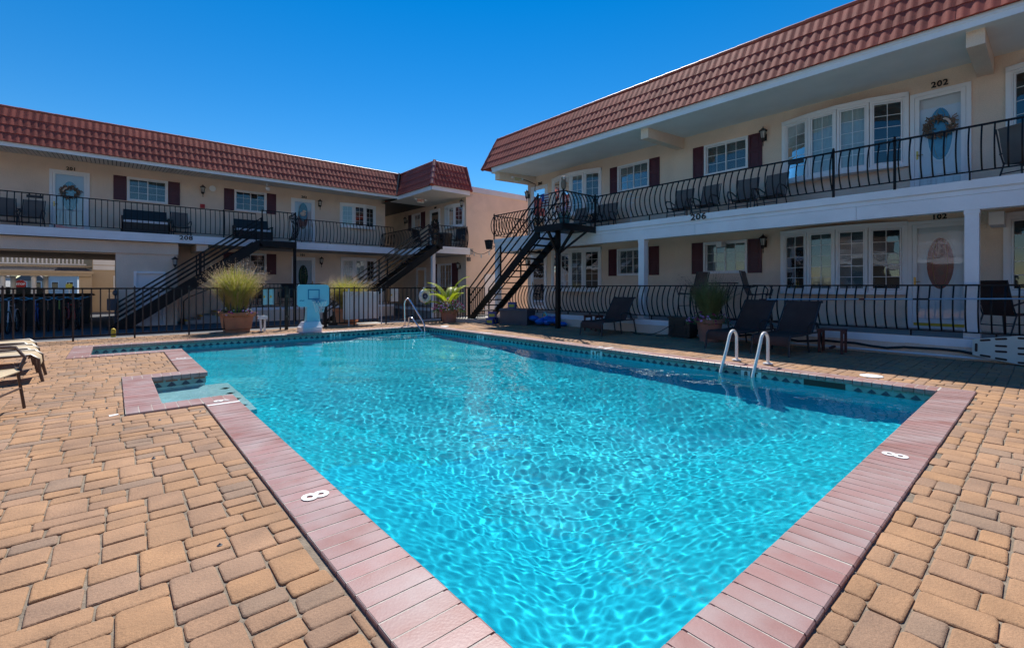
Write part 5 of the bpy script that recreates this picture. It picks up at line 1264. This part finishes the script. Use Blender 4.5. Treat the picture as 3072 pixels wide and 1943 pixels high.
o = obj('bollard', M().lathe([(.05, GZ), (.05, .13), (.04, .17), (.01, .19)], (.0, 15.75, 0), 14), 'yellow', base=(0, 15.75, GZ)); tag(o, 'short yellow bollard behind the fence at the carport corner', 'bollard')
o = obj('gas_meter', M().box(-.17, .12, 21.0, 21.2, .45, .85).tube([(.05, 21.05, GZ), (.05, 21.05, .9), (.05, 21.12, 1.2)], .025, 6).blob((0.05, 21.02, 1.05), (.08, .08, .1)), 'box_grey', base=(0, 21.1, GZ)); tag(o, 'grey gas meter with pipes at the carport pillar', 'meter')
# ================================================================ things on the buildings
t = thing('exit_sign', 'white exit sign with two lamp heads under the wing eave', 'sign', (11.25, 20.2, 5.3)); fr = Frame((11.30, 20.9), (1, 0), (0, -1))
def exits(t, fr, z, mtx, h=.2, w=.36):
    obj('plate', M().box(-w / 2, w / 2, -.02, .02, z, z + h, fr=fr), 'sign_white', t)
    p = fr.p(0, .024, z + h * .5); rt = fr.p(1, 0, 0) - fr.p(0, 0, 0)
    if rt.cross(Vector((0, 0, 1))).dot(fr.p(0, 1, 0) - fr.p(0, 0, 0)) < 0: rt = -rt
    text('exit_text', 'EXIT', h * .82, mtx, t, p, rt, (0, 0, 1), depth=.006, bold=.006)
    for s_ in (-1, 1): obj('lamp_head', M().blob(fr.p(s_ * (w / 2 + .09), .0, z + h * .8), (.06, .06, .05)), 'plastic_white', t)
BASE[t.name] = Vector((11.25, 20.2, 5.3)); exits(t, Frame((11.28, 19.9), (1, 0), (0, -1)), 5.33, 'exit_red')
t = thing('exit_sign', 'yellow lettered exit sign with two lamps on the end beam, right building', 'sign', (12.1, 13.9, 5.5)); exits(t, Frame((12.25, 13.90), (1, 0), (0, -1)), 5.46, 'exit_yellow', .18, .34)
obj('conduit', M().tube([(12.45, 13.9, 5.6), (12.8, 13.9, 5.58), (13.25, 13.9, 5.5), (13.25, 13.95, 5.2)], .015, 6), 'cable', t)
t = thing('speaker', 'black outdoor speaker at the far corner of the right balcony slab', 'speaker', (11.1, 14.3, 2.9)); obj('cabinet', M().hexa([(11.0, 14.12, 2.72), (11.14, 14.12, 2.72), (11.16, 14.32, 2.72), (11.0, 14.32, 2.72), (10.96, 14.1, 3.08), (11.18, 14.1, 3.08), (11.2, 14.38, 3.08), (10.96, 14.38, 3.08)]), 'black', t); obj('bracket', M().tube([(11.15, 14.2, 2.85), (11.6, 14.1, 2.83)], .012, 6), 'cable', t)
t = thing('string_lights', 'sagging string of bulb lights between wing balcony and right building', 'string lights', (11.8, 16.0, 2.9))
p0, p1 = Vector((12.6, 17.6, 3.0)), Vector((11.25, 14.12, 2.82)); pts = [p0.lerp(p1, k_ / 16) - Vector((0, 0, .42 * 4 * (k_ / 16) * (1 - k_ / 16) * .6)) for k_ in range(17)]
obj('cord', M().tube(pts, .012, 5), 'cable', t)
for k_ in (3, 8, 13): obj('bulb', M().lathe([(.012, 0), (.02, -.05), (.032, -.1), (.02, -.15), (.003, -.17)], pts[k_], 8), 'lamp_glass', t)
o = obj('junction_box', M().box(12.9, 13.05, 18.2, 18.298, 2.5, 2.68).tube([(12.7, 17.66, 2.98), (12.97, 18.25, 2.66)], .01, 5), 'box_grey', base=(12.97, 18.25, 2.5)); tag(o, 'grey junction box on the tan end wall of the wing', 'junction box')
o = obj('alarm_bell', M().vprism([(3.133 + .12 * math.cos(R(20 * k_)), 5.353 + .12 * math.sin(R(20 * k_))) for k_ in range(18)], FL, 0, .06), 'plastic_white', base=(3.13, 22.77, 5.35)); tag(o, 'white round alarm bell beside the upper lantern, left building', 'alarm')
o = obj('fire_alarm', M().box(2.70, 2.86, .0, .07, 4.50, 4.66, fr=FL).box(2.73, 2.83, .07, .085, 4.57, 4.64, fr=FL), 'red', base=(2.78, 22.77, 4.58)); tag(o, 'small red fire alarm box on the left building wall', 'alarm')
t = thing('security_camera', 'white security camera under the left eave', 'camera', (4.95, 21.7, 5.45)); obj('mount', M().tube([(4.95, 21.75, 5.69), (4.95, 21.75, 5.55)], .03, 8), 'plastic_white', t); obj('body', M().tube([(4.98, 21.8, 5.5), (4.9, 21.55, 5.42)], .05, 10).box(4.93, 5.05, 21.7, 21.8, 5.36, 5.5), 'plastic_white', t)
o = obj('wall_box', M().box(12.9, 13.2, 6.0, 6.14, 2.38, 2.5), 'plastic_white', base=(13.1, 6.1, 2.4)); tag(o, 'small white box under the right balcony beside the first column', 'utility box')
o = obj('wall_box', M().box(12.5, 13.2, .55, .75, 2.42, 2.66), 'plastic_white', base=(12.8, .65, 2.5)); tag(o, 'white box under the right balcony behind the near column', 'utility box')
# flag, owl, planter on the right landing
t = thing('flag_bunting', 'stars and stripes flag cloth draped over the right landing railing', 'flag', (9.76, 9.93, 3.55)); fr = Frame((9.755, 9.93), (0, -1), (-1, 0))
def flagc(t, fr, u0, u1, z0, z1, n=7):
    for k_ in range(n): 
        a, b = z0 + (z1 - z0) * k_ / n, z0 + (z1 - z0) * (k_ + 1) / n
        obj('stripe', M().hexa([fr.p(u0 + .03, .05, a), fr.p(u1 + .02, .06, a), fr.p(u1 + .02, .068, a), fr.p(u0 + .03, .058, a), fr.p(u0 + .03, .05, b), fr.p(u1 + .02, .06, b), fr.p(u1 + .02, .068, b), fr.p(u0 + .03, .058, b)]), 'flag_white' if k_ % 2 == 0 else 'flag_red', t)
    obj('canton', M().box(u0 + .03, u0 + (u1 - u0) * .45, .058, .072, z0 + (z1 - z0) * .46, z1, fr=fr), 'flag_blue', t)
flagc(t, fr, -.0, .30, 3.60, 4.02, 11)
t = thing('owl_decoy', 'brown owl decoy on the corner post of the right landing', 'decoy', (9.8, 9.11, 4.07)); obj('body', M().lathe([(.05, 0), (.075, .06), (.08, .16), (.06, .24), (.07, .28), (.065, .34), (.03, .37), (.001, .375)], (9.8, 9.11, 4.07), 12), 'wreath', t, smooth=True); obj('face', M().blob((9.77, 9.06, 4.37), (.05, .04, .05)), 'shell', t)
t = thing('landing_planter', 'teal planter with small striped flags on the right landing', 'plant pot', (10.15, 9.4, 3.06)); p = BASE[t.name]
obj('pot', M().lathe([(.10, 0), (.12, .03), (.17, .2), (.18, .28), (.165, .3), (.15, .28)], p, 18), 'pot_teal', t, smooth=True)
lf, fl = flowers(40, .2, .3, .22, ('petal_white', 'petal_lilac'), 77, 240); lf.v = [(x + p.x, y + p.y, z + p.z) for x, y, z in lf.v]; obj('leaves', lf, 'leaf', t, recalc=False)
for c, m_ in fl.items(): m_.v = [(x + p.x, y + p.y, z + p.z) for x, y, z in m_.v]; obj('flower', m_, c, t, recalc=False)
for dx, dy in ((-.12, .12), (.05, -.14)):
    f2 = Frame((p.x + dx, p.y + dy), (0, -1), (-1, 0))
    for k_ in range(5): obj('small_flag', M().box(0, .13, .05, .055, p.z + .42 + .026 * k_, p.z + .445 + .026 * k_, fr=f2), 'flag_red' if k_ % 2 == 0 else 'flag_white', t)
t = thing('drying_rack', 'white pipe drying rack on the upper right balcony', 'drying rack', (12.6, 9.0, 3.09)); yy = at_px(1893, 12.4)
obj('pole', M().tube([(12.4, yy, 3.09), (12.4, yy, 4.22)], .016, 8), 'pvc', t); obj('arm', M().tube([(12.4, yy - .3, 4.05), (12.4, yy + .3, 4.05)], .01, 6).tube([(12.2, yy, 4.18), (12.6, yy, 4.18)], .01, 6).tube([(12.4, yy - .12, 3.9), (12.4, yy + .12, 3.9)], .01, 6), 'pvc', t)
t = thing('railing_planter', 'dark box hung on the left balcony railing near door 201', 'planter', (-2.0, 20.8, 4.1)); obj('tray', M().box(-2.05, -1.7, 20.76, 20.84, 4.05, 4.13), 'black', t); obj('hook', M().box(-2.0, -1.98, 20.82, 20.93, 4.1, 4.2).box(-1.76, -1.74, 20.82, 20.93, 4.1, 4.2), 'iron', t)
t = thing('railing_planter', 'dark box hung on the right balcony railing below the bow window', 'planter', (11.1, 3.6, 3.95)); obj('tray', M().box(11.08, 11.16, 3.42, 3.7, 3.90, 3.97), 'black', t); obj('hook', M().box(11.15, 11.21, 3.5, 3.52, 3.95, 4.02), 'iron', t)
# ================================================================ seen through the carport
def bike(lab, col):
    t = thing('bicycle', lab, 'bicycle')
    for yy in (-.52, .52):
        o = obj('wheel', M().tube([(0, yy + .33 * math.cos(R(15 * k_)), .34 + .33 * math.sin(R(15 * k_))) for k_ in range(24)], .02, 6, closed=True), 'tyre', t, smooth=True)
        sp = M()
        for k_ in range(9): sp.tube([(0, yy, .34), (0, yy + .31 * math.cos(R(40 * k_)), .34 + .31 * math.sin(R(40 * k_)))], .002, 3)
        obj('spoke', sp, 'rim', o)
    obj('frame', M().tube([(0, -.52, .34), (0, -.42, .85), (0, -.40, .98)], .018, 6).tube([(0, -.43, .8), (0, .05, .3), (0, .2, .9)], .017, 6).tube([(0, -.42, .86), (0, .17, .78)], .017, 6).tube([(0, .05, .3), (0, .52, .34), (0, .17, .75)], .012, 6), col, t, smooth=True)
    obj('handlebar', M().tube([(-.3, -.25, 1.08), (-.22, -.38, 1.08), (0, -.41, .99), (.22, -.38, 1.08), (.3, -.25, 1.08)], .013, 6), 'rim', t, smooth=True); obj('saddle', M().blob((0, .22, .94), (.085, .14, .05)), 'black', t, smooth=True)
    obj('mudguard', M().tube([(0, .52 + .37 * math.cos(R(a)), .34 + .37 * math.sin(R(a))) for a in range(20, 181, 20)], .02, 5), col, t)
    return t
BG = 'bicycles parked under the carport'; words = ['teal bicycle with red reflector at the left edge of the bicycle row', 'white bicycle second in the carport row', 'black bicycle third in the carport row', 'blue bicycle in the middle of the carport row', 'dark bicycle fifth in the carport row', 'green bicycle sixth in the carport row', 'red bicycle seventh in the carport row', 'black bicycle at the right end of the carport row']
cols = ['bike_teal', 'bike_white', 'bike_black', 'bike_blue', 'bike_black', 'bike_green', 'bike_red', 'bike_black']
b0 = None
for k_ in range(8):
    loc = (-2.6 + .25 * k_, 20.7 + .13 * k_ + random.uniform(-.1, .1), GZ); rz = R(random.uniform(-18, 18))
    if b0 is None: b0 = bike(words[0], cols[0]); b0['group'] = BG; place(b0, loc, rz)
    else: dup(b0, loc, rz, words[k_], BG, {'bike_teal': cols[k_]})
t = thing('storage_bin', 'long dark storage bin behind the parked bicycles', 'bin', (-2.5, 25, GZ)); obj('body', M().hexa([(-4.9, 24.2, GZ), (-.72, 24.2, GZ), (-.72, 25.6, GZ), (-4.9, 25.6, GZ), (-4.9, 24.1, .92), (-.66, 24.1, .92), (-.66, 25.7, .92), (-4.9, 25.7, .92)]), 'bin_dark', t); obj('lid', M().hexa([(-4.95, 24.05, .925), (-.55, 24.05, .925), (-.55, 25.75, .925), (-4.95, 25.75, .925), (-4.95, 24.3, 1.0), (-.62, 24.3, 1.0), (-.62, 25.5, 1.0), (-4.95, 25.5, 1.0)]), 'bin_dark', t)
# building beyond with a canopy
t = thing('neighbour_building', 'beige neighbouring building with white balcony rail and dark shingled canopy', 'building', (-3, 36, GZ))
obj('wall', M().box(-.9, 9, 35, 44, GZ, 5.5), 'far_wall', t); obj('upper_wall', M().box(-16, -.92, 40, 44, 2.0, 5.5), 'far_wall', t); obj('trim_band', M().box(-.86, 9, 34.95, 35, 2.22, 2.46).box(-.86, 9, 34.95, 35.0, 2.5, 2.9), 'white_trim', t)
obj('roof', M().hexa([(-16, 34.4, 2.1), (-.85, 34.4, 2.1), (-.85, 36.5, 2.1), (-16, 36.5, 2.1), (-16, 35.4, 2.34), (-1.2, 35.4, 2.34), (-1.2, 36.5, 2.34), (-16, 36.5, 2.34)]), 'shingle', t)
obj('canopy_fascia', M().box(-16, -.82, 34.36, 34.42, 1.98, 2.12).box(-16, -.9, 34.40, 34.6, 1.84, 1.975).box(-16, -.9, 35.4, 36.4, 2.34, 2.44), 'far_wall', t)
for x in (-9.0, -6.9, -4.25, -3.95, -3.15, -2.75): obj('column', M().lathe([(.14, GZ), (.14, GZ + .1), (.11, GZ + .12), (.10, 1.78), (.14, 1.8), (.14, 1.84)], (x, 34.6 + (.6 if x in (-3.95, -2.75) else 0), 0), 14), 'white_trim', t, smooth=True)
obj('pier', M().box(-1.42, -.9, 34.5, 35.0, GZ, 1.84), 'far_wall', t)
m = M().box(-16, -1.15, 35.4, 35.46, 2.48, 2.54).box(-16, -1.15, 35.4, 35.46, 3.2, 3.27); r_ = obj('balcony_railing', m, 'white', t); bl_ = mesh('baluster', M().box(-.03, .03, -.02, .02, 2.55, 3.2), 'white')
for k_ in range(60): inst('baluster', bl_, r_, Matrix.Translation((-1.3 - .16 * k_, 35.43, 0)))
m = M()
for k_ in range(9): m.box(-.25, .5, 34.96, 34.99, .35 + .07 * k_, .37 + .07 * k_)
obj('vent_grille', m, 'white_trim', t); obj('window_frame', M().box(-.0, .9, 34.95, 35.0, 1.1, 1.9), 'white_trim', t); obj('window_pane', M().box(.08, .8, 34.93, 34.96, 1.2, 1.8), 'car_glass', t)
t = thing('parked_car', 'dark blue car parked beyond the canopy columns', 'car')
def car(t, col):
    obj('body', M().vprism([(-2.2, .25), (2.2, .25), (2.25, .6), (2.1, .82), (1.2, .92), (.6, 1.38), (-1.0, 1.42), (-1.8, .98), (-2.2, .9)], Frame((0, 0), (1, 0), (0, -1)), -.85, .85), col, t)
    obj('side_window', M().vprism([(1.0, .95), (.55, 1.3), (-.95, 1.34), (-1.55, .98)], Frame((0, 0), (1, 0), (0, -1)), .84, .87), 'car_glass', t); obj('tail_light', M().box(2.0, 2.23, -.88, -.6, .62, .78), 'red', t)
    for x in (-1.4, 1.4):
        o = obj('wheel', M().tube([(x, -.88, .32), (x, -.66, .32)], .32, 18), 'tyre', t); obj('rim', M().tube([(x, -.9, .32), (x, -.86, .32)], .2, 14), 'rim', o)
car(t, 'car_dark'); place(t, (-4.6, 46, GZ), R(8)); t['group'] = 'cars beyond the canopy'
dup(t, (-12.2, 47, GZ), R(5), 'blue car behind the leftmost canopy columns', 'cars beyond the canopy', {'car_dark': 'car_blue'})
def sign_oct(lab, p, col, txt, n, size):
    t = thing('road_sign', lab, 'sign', (p[0], p[1], GZ)); fr = Frame((p[0], p[1]), (1, -.15), (-.15, -1))
    obj('plate', M().vprism([(size * math.cos(R(360 / n * (k_ + .5))), p[2] + size * math.sin(R(360 / n * (k_ + .5)))) for k_ in range(n)], fr, 0, .03), col, t)
    if txt: text('sign_text', txt, size * .62, 'marking', t, fr.p(0, .036, p[2]), fr.p(1, 0, 0) - fr.p(0, 0, 0), (0, 0, 1), depth=.005, bold=.012)
    obj('pole', M().tube([fr.p(0, -.03, GZ), fr.p(0, -.03, p[2] + size)], .03, 6), 'pvc', t)
sign_oct('red stop sign seen through the canopy columns', (-5.23, 50.0, 1.47), 'red', 'STOP', 8, .31); sign_oct('yellow diamond road sign by the beige pier', (-2.57, 49.0, 1.30), 'yellow_label', '', 4, .27)
HG = 'houses along the far street'
for i, (lab, x, w_, h_, c_) in enumerate((('pale far house with grey roof behind the stop sign', -10.5, 3.2, 3.2, 'far_house'), ('tan far house left of the yellow sign', -6.8, 2.2, 2.6, 'far_house2'), ('white far house behind the yellow sign', -4.3, 2.4, 3.4, 'far_house'), ('pale far house at the far left behind the columns', -14.5, 3.0, 4.2, 'far_house'))):
    t = thing('far_house', lab, 'house', (x, 72, GZ), HG); obj('wall', M().box(x - w_ / 2, x + w_ / 2, 72, 78, GZ, h_ * .75), c_, t)
    obj('roof', M().hexa([(x - w_ / 2 - .2, 71.8, h_ * .75), (x + w_ / 2 + .2, 71.8, h_ * .75), (x + w_ / 2 + .2, 78.2, h_ * .75), (x - w_ / 2 - .2, 78.2, h_ * .75), (x - .1, 71.9, h_ + .4), (x + .1, 71.9, h_ + .4), (x + .1, 78.1, h_ + .4), (x - .1, 78.1, h_ + .4)]), 'far_roof', t)
    for q in (-1, 1):
        o = obj('window', M().box(x + q * w_ * .25 - .32, x + q * w_ * .25 + .32, 71.93, 71.99, .9, 1.9), 'white', t); obj('pane', M().box(x + q * w_ * .25 - .24, x + q * w_ * .25 + .24, 71.9, 71.94, 1.0, 1.8), 'car_glass', o)

# ================================================================ the other sides of the courtyard, mirrored in the windows
def court(lab, fr, u0, u1, cat='building'):
    t = thing('motel_building', lab, cat, fr.p((u0 + u1) / 2, 0, GZ))
    obj('wall', M().box(u0, u1, -6, 0, GZ, 6.0, fr=fr), 'stucco', t); obj('roof', M().hexa([fr.p(u0, 1.9, 5.7), fr.p(u1, 1.9, 5.7), fr.p(u1, -6, 5.7), fr.p(u0, -6, 5.7), fr.p(u0, 1.2, 7.0), fr.p(u1, 1.2, 7.0), fr.p(u1, -6, 7.0), fr.p(u0, -6, 7.0)]), 'tile', t)
    obj('balcony_slab', M().box(u0, u1, 0, 1.9, 2.75, 3.1, fr=fr), 'white', t)
    r_ = obj('balcony_railing', M().box(u0, u1, 1.85, 1.89, 4.0, 4.06, fr=fr).box(u0, u1, 1.85, 1.89, 3.2, 3.25, fr=fr), 'white', t)
    b_ = mesh('baluster', M().box(-.02, .02, -.02, .02, 3.2, 4.0), 'white')
    for k_ in range(int((u1 - u0) / .16)): inst('baluster', b_, r_, Matrix.Translation(fr.p(u0 + .16 * k_ + .05, 1.87, 0)))
    u = u0 + 1.5
    while u < u1 - 2:
        for z in (1.3, 4.3):
            o = obj('window', M().box(u, u + 1.4, 0, .05, z, z + 1.2, fr=fr), 'vinyl', t); obj('pane', M().box(u + .1, u + 1.3, .051, .06, z + .1, z + 1.1, fr=fr), 'car_glass', o)
            obj('door', M().box(u + 2.1, u + 3.0, 0, .06, z - .95, z + 1.15, fr=fr), 'door', t)
        u += 4.6
court('tan two-storey motel block on the left side of the courtyard', Frame((-15, 0), (0, 1), (1, 0)), -14, 14)
court('tan two-storey motel block behind the viewer closing the courtyard', Frame((0, -16), (1, 0), (0, 1)), -8, 22)
